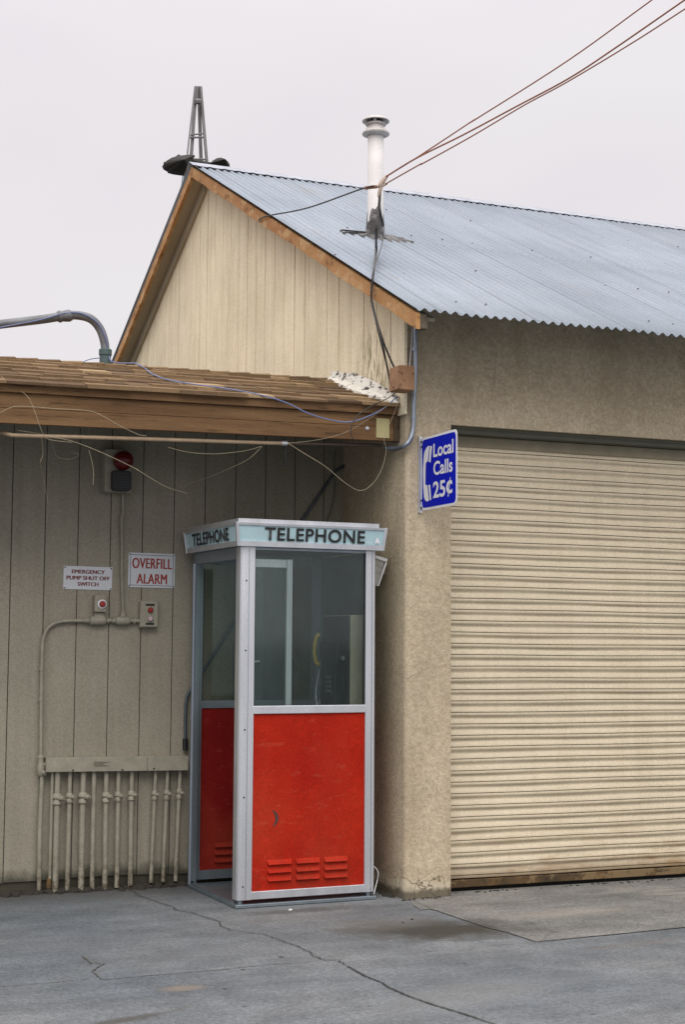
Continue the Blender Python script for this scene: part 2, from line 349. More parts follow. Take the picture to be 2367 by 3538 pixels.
MAT = dict(
    concrete=None, stucco=stucco_mat(),
    gable=siding_mat('cream_board_paint', (.80, .715, .525), (.63, .53, .35), patches=gable_patches),
    wall=siding_mat('greige_board_paint', (.285, .262, .205), (.235, .215, .160)),
    soffit=simple('soffit_paint', (.38, .34, .25), .8, scale=5, streak=(1, .3, .3)),
    dark=simple('dark_void', (.02, .02, .018), .9),
    rake=wood_mat('weathered_rake_paint', (.33, .155, .055), (.46, .25, .10), bare=(.52, .34, .17), axis=(1, .3, .6)),
    fascia=wood_mat('brown_fascia_paint', (.12, .062, .026), (.195, .110, .048), axis=(.18, 1, 2.2)),
    shutter=shutter_mat(), roof=roof_mat(), shingle=shingle_mat(), glass=glass_mat(),
    ridge=simple('ridge_flashing', (.34, .36, .40), .6, .3, .2, 12),
    flue=simple('white_flue_paint', (.72, .69, .67), .55, 0, .12, 6),
    tar=wood_mat('roof_patch_tar', (.11, .105, .10), (.24, .235, .23), bare=(.035, .03, .03)),
    red=red_mat('orange_red_panel', (.31, .010, .003), (.38, .018, .005)),
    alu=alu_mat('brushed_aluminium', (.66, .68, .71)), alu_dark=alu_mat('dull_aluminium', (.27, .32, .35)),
    signglass=simple('pale_blue_sign_glass', (.40, .56, .60), .25, 0, .1, 4),
    black=simple('black_enamel', (.012, .013, .014), .45), blacktext=simple('black_lettering', (.015, .014, .014), .5),
    steel=alu_mat('galvanised_conduit', (.30, .34, .39)),
    painted=painted_mat(),
    tanpipe=simple('tan_painted_pipe', (.42, .31, .20), .55, 0, .2, 12),
    signwhite=simple('white_sign_enamel', (.55, .57, .60), .4, 0, .06, 6),
    white=simple('white_sign_paint', (.72, .72, .74), .4, 0, .05, 6),
    redtext=simple('red_lettering', (.28, .022, .012), .5), maroon=simple('maroon_lettering', (.15, .015, .01), .5),
    blue=simple('blue_sign_enamel', (.003, .010, .40), .6, 0, .06, 4, spec=.1),
    beacon=simple('red_beacon_lens', (.11, .008, .008), .3), redbutton=simple('red_button', (.28, .02, .015), .35),
    pink=simple('pale_pilot_lens', (.5, .38, .40), .3),
    brownbox=wood_mat('brown_box_paint', (.26, .14, .075), (.34, .19, .105)),
    greypipe=simple('grey_weathered_pipe', (.17, .175, .185), .55, .2, .35, 7),
    cable=simple('black_cable', (.03, .027, .025), .5), rustcable=simple('rusty_brown_cable', (.22, .065, .025), .6),
    bluecable=simple('blue_grey_cable', (.14, .18, .33), .45), stem=simple('dry_stem', (.40, .34, .23), .8),
    tower=simple('weathered_steel', (.20, .19, .19), .6, .3, .25, 3), towerdark=simple('dark_sheet_iron', (.016, .013, .010), .7),
    yellow=simple('yellow_handset_plastic', (.42, .31, .03), .4), patch=simple('pale_yellow_patch', (.46, .41, .20), .6),
    beigebox=simple('beige_phone_side', (.50, .45, .33), .5), crack=simple('crack_dirt', (.045, .044, .04), .95),
    crackgrey=simple('joint_dirt', (.10, .098, .09), .95), caulk=caulk_mat(),
    dirt=simple('damp_soil', (.03, .026, .02), .95, bump=.6), paper=simple('white_litter', (.7, .7, .68), .8),
    rust=wood_mat('rusty_bar', (.05, .035, .018), (.13, .075, .03), bare=(.20, .14, .07)),
)
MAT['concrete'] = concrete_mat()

# ---------------------------------------------------------------- mesh builder
class MB:
    def __init__(s): s.v = []; s.f = []; s.tone = None
    def add(s, vs, fs):
        o = len(s.v); s.v += [Vector(p) for p in vs]; s.f += [tuple(i + o for i in f) for f in fs]; return s
    def hexa(s, p):   # 8 points: bottom 4 (ccw), top 4
        return s.add(p, [(0, 3, 2, 1), (4, 5, 6, 7), (0, 1, 5, 4), (1, 2, 6, 5), (2, 3, 7, 6), (3, 0, 4, 7)])
    def box(s, x0, x1, y0, y1, z0, z1):
        return s.hexa([(x0, y0, z0), (x1, y0, z0), (x1, y1, z0), (x0, y1, z0), (x0, y0, z1), (x1, y0, z1), (x1, y1, z1), (x0, y1, z1)])
    def prism(s, poly, a, b, axis='z'):
        n = len(poly)
        f = {'z': lambda p, t: (p[0], p[1], t), 'x': lambda p, t: (t, p[0], p[1]), 'y': lambda p, t: (p[0], t, p[1])}[axis]
        vs = [f(p, a) for p in poly] + [f(p, b) for p in poly]
        fs = [tuple(range(n)), tuple(range(2 * n - 1, n - 1, -1))] + [(i, i + n, (i + 1) % n + n, (i + 1) % n) for i in range(n)]
        return s.add(vs, fs)
    def tube(s, pts, r, n=8, caps=True):
        pts = [Vector(p) for p in pts]; rs = r if isinstance(r, (list, tuple)) else [r] * len(pts)
        vs = []; up = None
        for i, p in enumerate(pts):
            t = (pts[min(i + 1, len(pts) - 1)] - pts[max(i - 1, 0)]).normalized()
            if up is None:
                up = t.orthogonal().normalized()
            else:
                up = (up - t * up.dot(t)); up = up.normalized() if up.length > 1e-6 else t.orthogonal().normalized()
            q = t.cross(up)
            for k in range(n):
                a = 2 * math.pi * k / n; vs.append(p + (up * math.cos(a) + q * math.sin(a)) * rs[i])
        fs = []
        for i in range(len(pts) - 1):
            for k in range(n):
                fs.append((i * n + k, i * n + (k + 1) % n, (i + 1) * n + (k + 1) % n, (i + 1) * n + k))
        if caps: fs += [tuple(range(n - 1, -1, -1)), tuple(range((len(pts) - 1) * n, len(pts) * n))]
        return s.add(vs, fs)
    def lathe(s, prof, c, n=20, d=(0, 0, 1)):   # prof: (radius, distance along d)
        c = Vector(c); d = Vector(d).normalized(); a = d.orthogonal().normalized(); b = d.cross(a); vs = []
        for r, h in prof:
            for k in range(n):
                t = 2 * math.pi * k / n; vs.append(c + d * h + (a * math.cos(t) + b * math.sin(t)) * r)
        m = len(prof); fs = [(i * n + k, i * n + (k + 1) % n, (i + 1) * n + (k + 1) % n, (i + 1) * n + k) for i in range(m - 1) for k in range(n)]
        fs += [tuple(range(n - 1, -1, -1)), tuple(range((m - 1) * n, m * n))]
        return s.add(vs, fs)
    def quad(s, *p): return s.add(p, [tuple(range(len(p)))])
    def build(s, name, mat, parent=None, bevel=0.0, smooth=False, seg=2, label=None, local=False):
        me = bpy.data.meshes.new(name)
        off = Vector()
        if parent is not None and not local:
            q = parent
            while q is not None: off += q.location; q = q.parent
        me.from_pydata([tuple(p - off) for p in s.v], [], s.f)
        bm = bmesh.new(); bm.from_mesh(me); bmesh.ops.recalc_face_normals(bm, faces=bm.faces); bm.to_mesh(me); bm.free()
        if s.tone is not None:
            a = me.attributes.new('tone', 'FLOAT', 'FACE')
            for i, t in enumerate(s.tone): a.data[i].value = t
        me.materials.append(mat if not isinstance(mat, str) else MAT[mat])
        if smooth:
            for p in me.polygons: p.use_smooth = True
            me.set_sharp_from_angle(angle=rad(40))
        o = bpy.data.objects.new(name, me); SC.collection.objects.link(o); o.parent = parent
        if bevel:
            b = o.modifiers.new('bevel', 'BEVEL'); b.width = bevel; b.segments = seg; b.limit_method = 'ANGLE'; b.angle_limit = rad(40)
        if label: o['label'] = label
        return o

def tag(o, label=None, cat=None, group=None, kind=None):
    for k, v in (('label', label), ('category', cat), ('group', group), ('kind', kind)):
        if v: o[k] = v
    return o
def thing(name, label, cat, loc=(0, 0, 0), group=None, rz=0.0):
    o = bpy.data.objects.new(name, None); SC.collection.objects.link(o); o.location = loc; o.rotation_euler.z = rz
    o.empty_display_size = .1
    return tag(o, label, cat, group)

def text(name, body, mat, parent, origin, right, up, height, width=None, bold=0.0, align='CENTER', depth=.0012, local=False, space=1.0, dbl=0.0):
    """lettering as a thin mesh: cap height = height, centred on origin; width rescales the whole line"""
    c = bpy.data.curves.new(name, 'FONT'); c.body = body; c.size = 1.0; c.offset = bold; c.space_character = space
    c.resolution_u = 6
    tmp = bpy.data.objects.new(name, c); SC.collection.objects.link(tmp)
    bpy.context.view_layer.update()
    me = bpy.data.meshes.new_from_object(tmp.evaluated_get(bpy.context.evaluated_depsgraph_get()))
    bpy.data.objects.remove(tmp)
    xs = [v.co.x for v in me.vertices]; ys = [v.co.y for v in me.vertices]
    x0, x1, y0, y1 = min(xs), max(xs), min(ys), max(ys)
    sy = height / (y1 - y0); sx = (width / (x1 - x0)) if width else sy
    right = Vector(right).normalized(); up = Vector(up).normalized(); nrm = right.cross(up); origin = Vector(origin)
    off = Vector()
    if parent is not None and not local:
        q = parent
        while q is not None: off += q.location; q = q.parent
    for v in me.vertices:
        v.co = origin + right * ((v.co.x - (x0 + x1) / 2) * sx) + up * ((v.co.y - (y0 + y1) / 2) * sy) + nrm * depth - off
    if dbl:
        bm = bmesh.new(); bm.from_mesh(me); g_ = bmesh.ops.duplicate(bm, geom=bm.verts[:] + bm.edges[:] + bm.faces[:])
        for v in g_['geom']:
            if isinstance(v, bmesh.types.BMVert): v.co += right * dbl + nrm * .0002
        bm.to_mesh(me); bm.free()
    me.materials.clear(); me.materials.append(MAT[mat])
    o = bpy.data.objects.new(name, me); SC.collection.objects.link(o); o.parent = parent
    return o

def smoothpath(pts, n=6):
    pts = [Vector(p) for p in pts]; out = []
    P = [pts[0] * 2 - pts[1]] + pts + [pts[-1] * 2 - pts[-2]]
    for i in range(1, len(P) - 2):
        for k in range(n):
            t = k / n; a, b, c, d = P[i - 1], P[i], P[i + 1], P[i + 2]
            out.append(.5 * ((2 * b) + (c - a) * t + (2 * a - 5 * b + 4 * c - d) * t * t + (3 * b - a - 3 * c + d) * t ** 3))
    out.append(pts[-1]); return out

# ================================================================= GROUND
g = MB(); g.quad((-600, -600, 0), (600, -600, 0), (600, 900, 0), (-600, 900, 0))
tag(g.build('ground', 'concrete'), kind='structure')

def ribbon(pts, w0, z=.006, jit=.35, sub=6, wob=.006):
    P = []
    for i in range(len(pts) - 1):
        for k in range(sub):
            P.append(pts[i].lerp(pts[i + 1], k / sub))
    P.append(pts[-1])
    m = MB(); L = []; Rr = []
    for i, p in enumerate(P):
        t = (P[min(i + 1, len(P) - 1)] - P[max(i - 1, 0)]); t.z = 0; t.normalize(); q = Vector((-t.y, t.x, 0))
        c = p + q * random.uniform(-wob, wob); ww = w0 * random.uniform(1 - jit, 1 + jit) * (.3 if i in (0, len(P) - 1) else 1)
        L.append(c + q * ww / 2); Rr.append(c - q * ww / 2)
    n = len(P); vs = [(p.x, p.y, z) for p in L] + [(p.x, p.y, z) for p in Rr]
    m.add(vs, [(i, i + 1, n + i + 1, n + i) for i in range(n - 1)]); return m
def S(l, sx, ox, oy): return [onz((ox + x * sx) / K, (oy + y * sx) / K) for x, y in l]
c1 = S([(480, 290), (545, 330), (620, 380), (700, 410), (780, 435), (800, 452), (860, 460)], .7653, 0, 2800) + \
     S([(175, 1205), (245, 1228), (262, 1258), (300, 1272), (400, 1287), (500, 1300), (560, 1325), (650, 1355), (710, 1380), (760, 1415), (820, 1440), (885, 1437), (940, 1470)], .638, 600, 2400)
tag(ribbon(c1, .0065).build('ground_crack', 'crack'), kind='structure')
c2 = S([(940, 1470), (1040, 1525), (1130, 1560)], .638, 600, 2400) + S([(100, 1295), (200, 1340), (330, 1385), (480, 1430), (620, 1478), (760, 1530)], .7015, 1267, 2500)
tag(ribbon(c2, .010, .005, .3, 10, .002).build('paving_joint', 'crack'), kind='structure')
c3 = S([(480, 762), (600, 750), (720, 740), (860, 728), (1000, 718), (1100, 706), (1250, 692), (1420, 684)], .7653, 0, 2800)
tag(ribbon(c3, .006, .004, .5, 8, .003).build('paving_joint', 'crackgrey'), kind='structure')
c3 = S([(-40, 795), (60, 790), (170, 780), (300, 770), (410, 758)], .7653, 0, 2800)
tag(ribbon(c3, .005, .004, .5, 8, .003).build('paving_joint', 'crackgrey'), kind='structure')
c3 = S([(370, 655), (410, 690), (470, 690), (415, 725), (440, 745), (455, 760), (490, 764)], .7653, 0, 2800)
tag(ribbon(c3, .009, .006, .5, 6, .004).build('ground_crack', 'crackgrey'), kind='structure')
c3 = S([(225, 870), (320, 912), (460, 960), (600, 1005), (700, 1030), (840, 1075)], .7015, 1267, 2500)
tag(ribbon(c3, .008, .004, .5, 8, .004).build('ground_crack', 'crackgrey'), kind='structure')
c3 = S([(842, 1073), (1000, 1058), (1200, 1040), (1400, 1020), (1568, 1003), (1700, 990)], .7015, 1267, 2500)
tag(ribbon(c3, .006, .005, .4, 8, .002).build('paving_joint', 'crackgrey'), kind='structure')
c3 = S([(240, 1125), (500, 1108), (700, 1085), (840, 1076)], .7015, 1267, 2500)
tag(ribbon(c3, .004, .0065, .5, 8, .002).build('paving_joint', 'crackgrey'), kind='structure')

ps = [onz(946, 2072), onz(962, 2082)] + S([(320, 912), (460, 960), (600, 1005), (700, 1030), (840, 1075)], .7015, 1267, 2500) + S([(1200, 1040), (1568, 1003), (2400, 915)], .7015, 1267, 2500)
far_ = ps[-1]; m = MB(); m.add([(p.x, p.y, .003) for p in ps] + [(far_.x + .4, 8.42, .003), (4.16, 8.42, .003), (4.14, 8.285, .003), (3.90, 8.285, .003)], [tuple(range(len(ps) + 4))])
tag(m.build('paving_slab', concrete_mat('pale_concrete', (.155, .155, .148), (.205, .198, .182))), kind='structure')

# ================================================================= GABLED BUILDING
A = onz(1400 / K, 3107 / K); XG, YA = A.x, A.y           # front-left corner of the stucco building
YL = 9.278                                               # plane of the boarded lean-to wall
XR = XG - .18                                            # plane of the rake boards
Pr = onx(662 / K, 573 / K, XR); Pe = onx(951, 711, XR)
SL = (Pr.z - Pe.z) / (Pr.y - Pe.y)
YB = 2 * Pr.y - Pe.y                                     # back eave
def roofz(y): return Pr.z - SL * abs(y - Pr.y)
XEND = 11.5
bld = thing('gabled_building', 'tan stucco garage with cream boarded gable, grey corrugated roof and closed roller door', 'building', (XG, YA, 0))
JX = ony(1031, 1500, YA).x + .003                        # left jamb of the roller door
ZT = ony(1031, 972, YA).z                                # head of the opening
r_ = .035; corner = [(XG + r_ - r_ * math.cos(a), YA + r_ - r_ * math.sin(a)) for a in [rad(k * 11.25) for k in range(9)]]
m = MB()
m.prism([(XG, YB - .3)] + corner + [(JX, YA), (JX, YA + .25), (XG + .25, YA + .25), (XG + .25, YB - .3)], -.02, 3.28)
m.box(JX, 8.3, YA, YA + .25, ZT, 3.28)
m.prism([(8.3, YA), (XEND, YA), (XEND, YA + .25), (8.3, YA + .25)], -.02, 3.28)
m.box(XG + .002, XEND, YA, YA + .12, 3.28, roofz(YA) - .03)
m.build('stucco_wall', 'stucco', bld)
# gable siding: grooved boards, each topped at the roof slope
m = MB(); y = YA - .004; k = 0; p = .2096; bx = XG - .022
offs = onx((350 + 1372 * .7015) / K, (250 + 1450 * .7015) / K, XG).y
start = offs - math.ceil((offs - YA) / p) * p
y = start
while y < YB - .35:
    y0, y1 = max(y, YA - .012), y + p
    idx = round((y - offs) / p); gap = .014 if idx % 6 == 0 else .0085
    a, b = y0 + (gap / 2 if y0 > YA else 0), y1 - .004
    zb = 2.87 + (0.04 if y0 > YA + .1 else 0)
    dx = random.uniform(-.0015, .0015)
    m.add([(bx + dx, a, zb), (bx + dx, b, zb), (bx + dx, b, roofz(b) - .05), (bx + dx, a, roofz(a) - .05),
           (XG - .002, a, zb), (XG - .002, b, zb), (XG - .002, b, roofz(b) - .05), (XG - .002, a, roofz(a) - .05)],
          [(0, 1, 2, 3), (0, 4, 5, 1), (1, 5, 6, 2), (3, 2, 6, 7), (0, 3, 7, 4)])
    y += p
m.build('siding', 'gable', bld)
m = MB(); m.prism([(YA + .01, 2.9), (Pr.y, 2.9), (YB - .36, 2.9), (YB - .36, roofz(YB - .36) - .06), (Pr.y, Pr.z - .06), (YA + .01, roofz(YA) - .06)], XG - .009, XG + .25, 'x')
m.build('groove_backing', simple('groove_shade_paint', (.10, .075, .04), .9), bld)
# soffit under the rake and a frieze board on the wall
def slope_strip(m, xa, xb, ya, yb, ztop, th):
    m.hexa([(xa, ya, roofz(ya) - ztop - th), (xb, ya, roofz(ya) - ztop - th), (xb, yb, roofz(yb) - ztop - th), (xa, yb, roofz(yb) - ztop - th),
            (xa, ya, roofz(ya) - ztop), (xb, ya, roofz(ya) - ztop), (xb, yb, roofz(yb) - ztop), (xa, yb, roofz(yb) - ztop)])
m = MB(); slope_strip(m, XR + .032, XG - .0225, Pe.y + .07, Pr.y, .052, .02); slope_strip(m, XR + .032, XG - .0225, Pr.y, YB - .02, .052, .02)
m.build('soffit', 'soffit', bld)
m = MB(); slope_strip(m, XG - .05, XG - .024, Pr.y + .05, YB - .3, .074, .10)
m.build('frieze_board', 'soffit', bld)
for (ya, yb) in ((Pe.y, Pr.y), (Pr.y, YB)):
    m = MB(); n = 26
    for i in range(n):          # a slightly wavy, chipped lower edge
        a = ya + (yb - ya) * i / n; b = ya + (yb - ya) * (i + 1) / n
        h = random.uniform(.082, .094)
        if i == 0: hp = h
        m.add([(XR, a, roofz(a) - .012), (XR, b, roofz(b) - .012), (XR, b, roofz(b) - .012 - h), (XR, a, roofz(a) - .012 - hp),
               (XR + .03, a, roofz(a) - .012), (XR + .03, b, roofz(b) - .012), (XR + .03, b, roofz(b) - .012 - h), (XR + .03, a, roofz(a) - .012 - hp)],
              [(0, 3, 2, 1), (3, 7, 6, 2), (4, 5, 6, 7), (0, 1, 5, 4)] + ([(0, 4, 7, 3)] if i == 0 else []) + ([(1, 2, 6, 5)] if i == n - 1 else []))
        hp = h
    m.build('rake_board', 'rake', bld)
m = MB(); m.box(XR + .034, XR + .085, Pe.y + .012, Pe.y + .06, Pe.z - .10, Pe.z - .012); m.build('eave_board', wood_mat('grey_end_grain', (.05, .04, .028), (.12, .10, .07)), bld, .004)
# corrugated roof
wl = .0640; amp = .0098; x0 = XR - .012; nx = int((XEND + .3 - x0) / wl * 10)
m = MB(); rows = []
front = [Pe.y - .03, Pe.y + .9, Pe.y + 1.9, Pe.y + 3.0, Pr.y]; back = [Pr.y, Pr.y + 2, YB + .03]
for ys in (front, back):
    ids = []
    for j, yy in enumerate(ys):
        row = []
        for i in range(nx + 1):
            xx = x0 + i * wl / 10
            z = roofz(yy) + .012 + amp * math.cos(2 * math.pi * (xx - x0) / wl)
            yo = yy
            if j == 0 and ys is front: yo = yy + .006 * math.sin(xx * 9.0) + (.012 if (int(xx / .66) % 2) else 0)
            m.v.append(Vector((xx, yo, z if yo == yy else roofz(yo) + .012 + amp * math.cos(2 * math.pi * (xx - x0) / wl)))); row.append(len(m.v) - 1)
        ids.append(row)
    for j in range(len(ids) - 1):
        for i in range(nx): m.f.append((ids[j][i], ids[j][i + 1], ids[j + 1][i + 1], ids[j + 1][i]))
rf = m.build('corrugated_roof', 'roof', bld, smooth=True)
sol = rf.modifiers.new('sheet', 'SOLIDIFY'); sol.thickness = .0012; sol.offset = -1
# roofing nails along the purlin lines
m = MB(); NAILS = []
for t in (.05, .27, .5, .73, .95):
    yy = Pe.y + (Pr.y - Pe.y) * t
    for i in range(0, int((XEND - x0) / wl), 4 if t not in (.05,) else 3):
        if random.random() < .35: continue
        xx = x0 + i * wl; zz = roofz(yy) + .012 + amp
        NAILS.append((xx, yy + random.uniform(-.02, .02), zz))
m.lathe([(.007, -.001), (.007, .003), (.003, .005)], NAILS[0], 6); nail = m.build('roofing_nail', simple('rusty_nail_heads', (.10, .07, .05), .8), rf)
for p_ in NAILS[1:]:
    q_ = nail.copy(); q_.location = Vector(p_) - Vector(NAILS[0]); SC.collection.objects.link(q_); q_.parent = rf
# ridge cap with scalloped lower edge
m = MB(); capn = int((XEND + .3 - x0) / wl * 6)
for sgn in (-1, 1):
    base_i = len(m.v)
    for i in range(capn + 1):
        xx = x0 - .01 + i * wl / 6; wv = math.cos(2 * math.pi * (xx - x0) / wl)
        for d in (0, .09, .15):
            yy = Pr.y + sgn * d
            z = roofz(yy) + .0135 + amp + (.002 * wv if d == .15 else 0) + .001 * math.sin(xx * 2.1) + (.006 if d == 0 else 0)
            m.v.append(Vector((xx, yy + (sgn * .012 * abs(math.cos(math.pi * (xx - x0) / wl / 2.0)) if d == .15 else 0), z)))
    for i in range(capn):
        for q in (0, 1):
            a = base_i + i * 3 + q; m.f.append((a, a + 3, a + 4, a + 1))
rc = m.build('ridge_cap', 'ridge', bld, smooth=True)
sol = rc.modifiers.new('sheet', 'SOLIDIFY'); sol.thickness = .0015
# roller door
door = bpy.data.objects.new('roller_door', None); SC.collection.objects.link(door); door.parent = bld; door.location = (JX - XG, .15, 0)
YS = YA + .15; pitch = .0700
zl = ony(1100, 2006.5, YS).z                             # an anchor: one groove line
m = MB(); prof = []
z_top = ZT - .075
ztop_line = ony(1040, 1057, YS).z                       # groove lines run down from here
zz = ztop_line + pitch * 2
while zz > .06:
    for t, o_ in ((.0, .020), (.05, .020), (.055, -.0085), (.2, -.012), (.28, -.0105), (.36, -.0065), (.44, -.002), (.52, .0), (.62, -.0025), (.8, -.0085), (.93, -.0118), (.995, -.012)):
        prof.append((YS + o_, zz - t * pitch))
    zz -= pitch
prof = [p for p in prof if .075 < p[1] < z_top + .03]
N_ = 60; XB = 8.3
base_i = 0
for i in range(N_ + 1):
    xx = JX - .02 + (XB - JX + .04) * i / N_
    for (py_, pz_) in prof:
        m.v.append(Vector((xx, py_ + .0025 * math.sin(xx * 2.3 + pz_ * 3) + .0012 * math.sin(xx * 7 + int(pz_ / pitch) * 2.4), pz_ - .004 * math.sin(xx * 1.3) * (pz_ / 2.8) - .0015 * math.sin(xx * 4.1 + int(pz_ / pitch) * .9) + .0012 * math.sin(int(pz_ / pitch) * 1.7))))
n = len(prof)
for i in range(N_):
    for j in range(n - 1): m.f.append((i * n + j, i * n + j + 1, (i + 1) * n + j + 1, (i + 1) * n + j))
m.build('slat_curtain', 'shutter', door, smooth=True)
m = MB(); m.box(JX - .02, XB, YS - .016, YS + .012, .026, .072); m.build('bottom_bar', 'rust', door, .004)
m = MB(); m.prism([(YA + .03, ZT + .02), (YA + .03, ZT - .012), (YA + .05, ZT - .018), (YA + .055, ZT - .04), (YS + .02, ZT - .045), (YS + .02, ZT + .02)], JX + .002, XB - .002, 'x')
m.build('door_hood', simple('dark_hood_paint', (.10, .10, .075), .6), door)
m = MB(); m.prism([(YS - .020, ZT - .047), (YS - .012, ZT - .112), (YS + .02, ZT - .112), (YS + .02, ZT - .047)], JX + .003, XB - .003, 'x')
m.build('lintel_strip', simple('drab_strip_paint', (.24, .21, .14), .6), door)
m = MB(); m.box(JX - .03, JX + .022, YA + .105, YS - .022, .01, ZT - .113); m.build('guide_rail', 'painted', door, .003)
m = MB(); m.box(JX + .002, XB, YS + .03, YS + .1, .0, ZT); m.build('door_void', 'dark', door)

# flue on the roof
def roofhit(x, y):
    d = ray(x, y); lo, hi = 6.0, 16.0        # march along the ray onto the front roof slope
    f = lambda t: (CAM.z + d.z * t) - roofz(d.y * t)
    a, b = Pe.y / d.y, Pr.y / d.y
    for _ in range(50):
        c = (a + b) / 2
        if (f(a) < 0) == (f(c) < 0): a = c
        else: b = c
    return CAM + d * a
FB = roofhit(859, 549)
pxm = (FPX / K) / (Vector((FB.x, FB.y, 0)).length) * .985
fr = 18.5 / pxm
zt = lambda yy: zat(857, yy, FB)
flue = bpy.data.objects.new('flue_pipe', None); SC.collection.objects.link(flue); flue.parent = bld; flue.location = FB - bld.location
m = MB(); m.lathe([(fr * 1.18, FB.z - .1), (fr * 1.12, zt(520)), (fr * 1.0, zt(492)), (fr, zt(310)), (fr * .7, zt(300))], (FB.x, FB.y, 0), 28)
m.build('pipe', 'flue', flue, smooth=True)
m = MB(); m.lathe([(fr * 1.22, FB.z - .08), (fr * 1.17, zt(522)), (fr * 1.05, zt(494)), (fr * 1.01, zt(488)), (fr * .9, zt(488))], (FB.x, FB.y, 0), 28)
for v in m.v:
    a = math.atan2(v.y - FB.y, v.x - FB.x)
    if v.z > FB.z + .1: v.z += .03 * math.sin(a * 3 + 1) + .02 * math.sin(a * 7)
m.build('sealing_collar', 'tar', flue, smooth=True)
m = MB(); H_ = lambda yy: zt(yy)
m.lathe([(fr * .95, H_(312)), (fr * 1.2, H_(314)), (fr * 1.68, H_(310)), (fr * 1.72, H_(307)), (fr * 1.3, H_(298)), (fr * 1.05, H_(294)), (fr * 1.02, H_(290)), (fr * 1.28, H_(288)), (fr * 1.3, H_(286)), (fr * 1.0, H_(284)), (fr * .98, H_(282))], (FB.x, FB.y, 0), 28)
m.lathe([(fr * .9, H_(277)), (fr * 1.25, H_(277.5)), (fr * 1.68, H_(280.5)), (fr * 1.72, H_(279)), (fr * 1.35, H_(272.5)), (fr * .6, H_(269.5)), (.002, H_(269))], (FB.x, FB.y, 0), 28)
for k in range(5):
    a = k * 2 * math.pi / 5 + .4; cx_, cy_ = FB.x + math.cos(a) * fr * 1.05, FB.y + math.sin(a) * fr * 1.05
    m.box(cx_ - .008, cx_ + .008, cy_ - .008, cy_ + .008, H_(288), H_(277))
m.build('flue_cap', simple('weathered_cap_metal', (.50, .47, .45), .55, .2, .25, 14), flue, smooth=True)
m = MB(); m.lathe([(fr * .72, H_(300)), (fr * .72, H_(276))], (FB.x, FB.y, 0), 16); m.build('flue_throat', 'dark', flue)
# ragged sealant patch around the flue foot
m = MB(); ring = []
for i in range(46):
    a = 2 * math.pi * i / 46; rr = random.uniform(.5, 1.15)
    xx = FB.x + .03 + math.cos(a) * .27 * rr; yy = FB.y + .03 + math.sin(a) * .10 * rr - .03 * math.cos(a)
    ring.append(Vector((xx, yy, roofz(yy) + .026)))
m.v += ring + [Vector((FB.x, FB.y, roofz(FB.y) + .05))] + [r - Vector((0, 0, .03)) for r in ring]
for i in range(46):
    m.f.append((i, (i + 1) % 46, 46)); m.f.append((i, 47 + i, 47 + (i + 1) % 46, (i + 1) % 46))
m.build('sealant_patch', 'tar', flue)

# ================================================================= LEAN-TO
lt = thing('lean_to_building', 'low greige boarded lean-to wall under a brown shingle eave', 'building', (1.0, YL, 0))
XL0 = -1.5; XL1 = XG - .0005
m = MB(); pb = .2030; xo = ony(320, 1500, YL).x; k0 = math.floor((XL0 - xo) / pb)
i = k0
while xo + i * pb < XL1:
    a, b = xo + i * pb, min(xo + (i + 1) * pb, XL1)
    m.box(a + .0028, b - .0028 if b < XL1 else b, YL - .012, YL + .002, .072 + random.uniform(-.014, .012), 3.04)
    i += 1
m.build('siding', 'wall', lt)
m = MB(); m.box(XL0, XL1, YL - .002, YL + .15, .0, 3.04); m.build('groove_backing', simple('wall_groove_paint', (.05, .045, .032), .9), lt)
YF = 8.375
def fz(x, zl_, zr_): t = (x - 1.45) / (3.862 - 1.45); return zl_ + (zr_ - zl_) * t
def fboard(m, y0, y1, tl, tr, bl, br, xa=XL0, xb=XL1 - .004, n=14, j=.0):
    for i in range(n):
        a = xa + (xb - xa) * i / n; b = xa + (xb - xa) * (i + 1) / n
        m.hexa([(a, y0, fz(a, bl, br)), (b, y0, fz(b, bl, br)), (b, y1, fz(b, bl, br)), (a, y1, fz(a, bl, br)),
                (a, y0, fz(a, tl, tr)), (b, y0, fz(b, tl, tr)), (b, y1, fz(b, tl, tr)), (a, y1, fz(a, tl, tr))])
m = MB(); fboard(m, YF - .022, YF + .01, 2.893, 2.918, 2.853, 2.876, n=1); m.build('drip_board', 'fascia', lt, .002)
m = MB(); fboard(m, YF, YF + .035, 2.8525, 2.8755, 2.768, 2.800, n=1)
fboard(m, YF - .003, YF + .034, 2.7665, 2.7985, 2.682, 2.716, n=1)
m.build('fascia', 'fascia', lt, .003)
P = ony(879, 980, YF - .02)
m = MB(); m.box(P.x - .045, P.x + .042, YF - .0075, YF - .004, P.z - .058, P.z + .06); m.build('painted_patch', 'patch', lt)
P = ony(902, 965, YF); m = MB(); m.box(P.x - .005, XL1 - .006, YF - .012, YF + .04, 2.714, 2.872); m.build('end_block', wood_mat('dark_end_grain', (.05, .035, .02), (.09, .06, .035)), lt, .004)
P = ony(840, 981, YF); m = MB(); m.lathe([(.012, 0), (.012, .006), (.006, .012)], (P.x, YF - .003, P.z), 10, (0, -1, 0)); m.build('bolt_head', 'signwhite', lt)
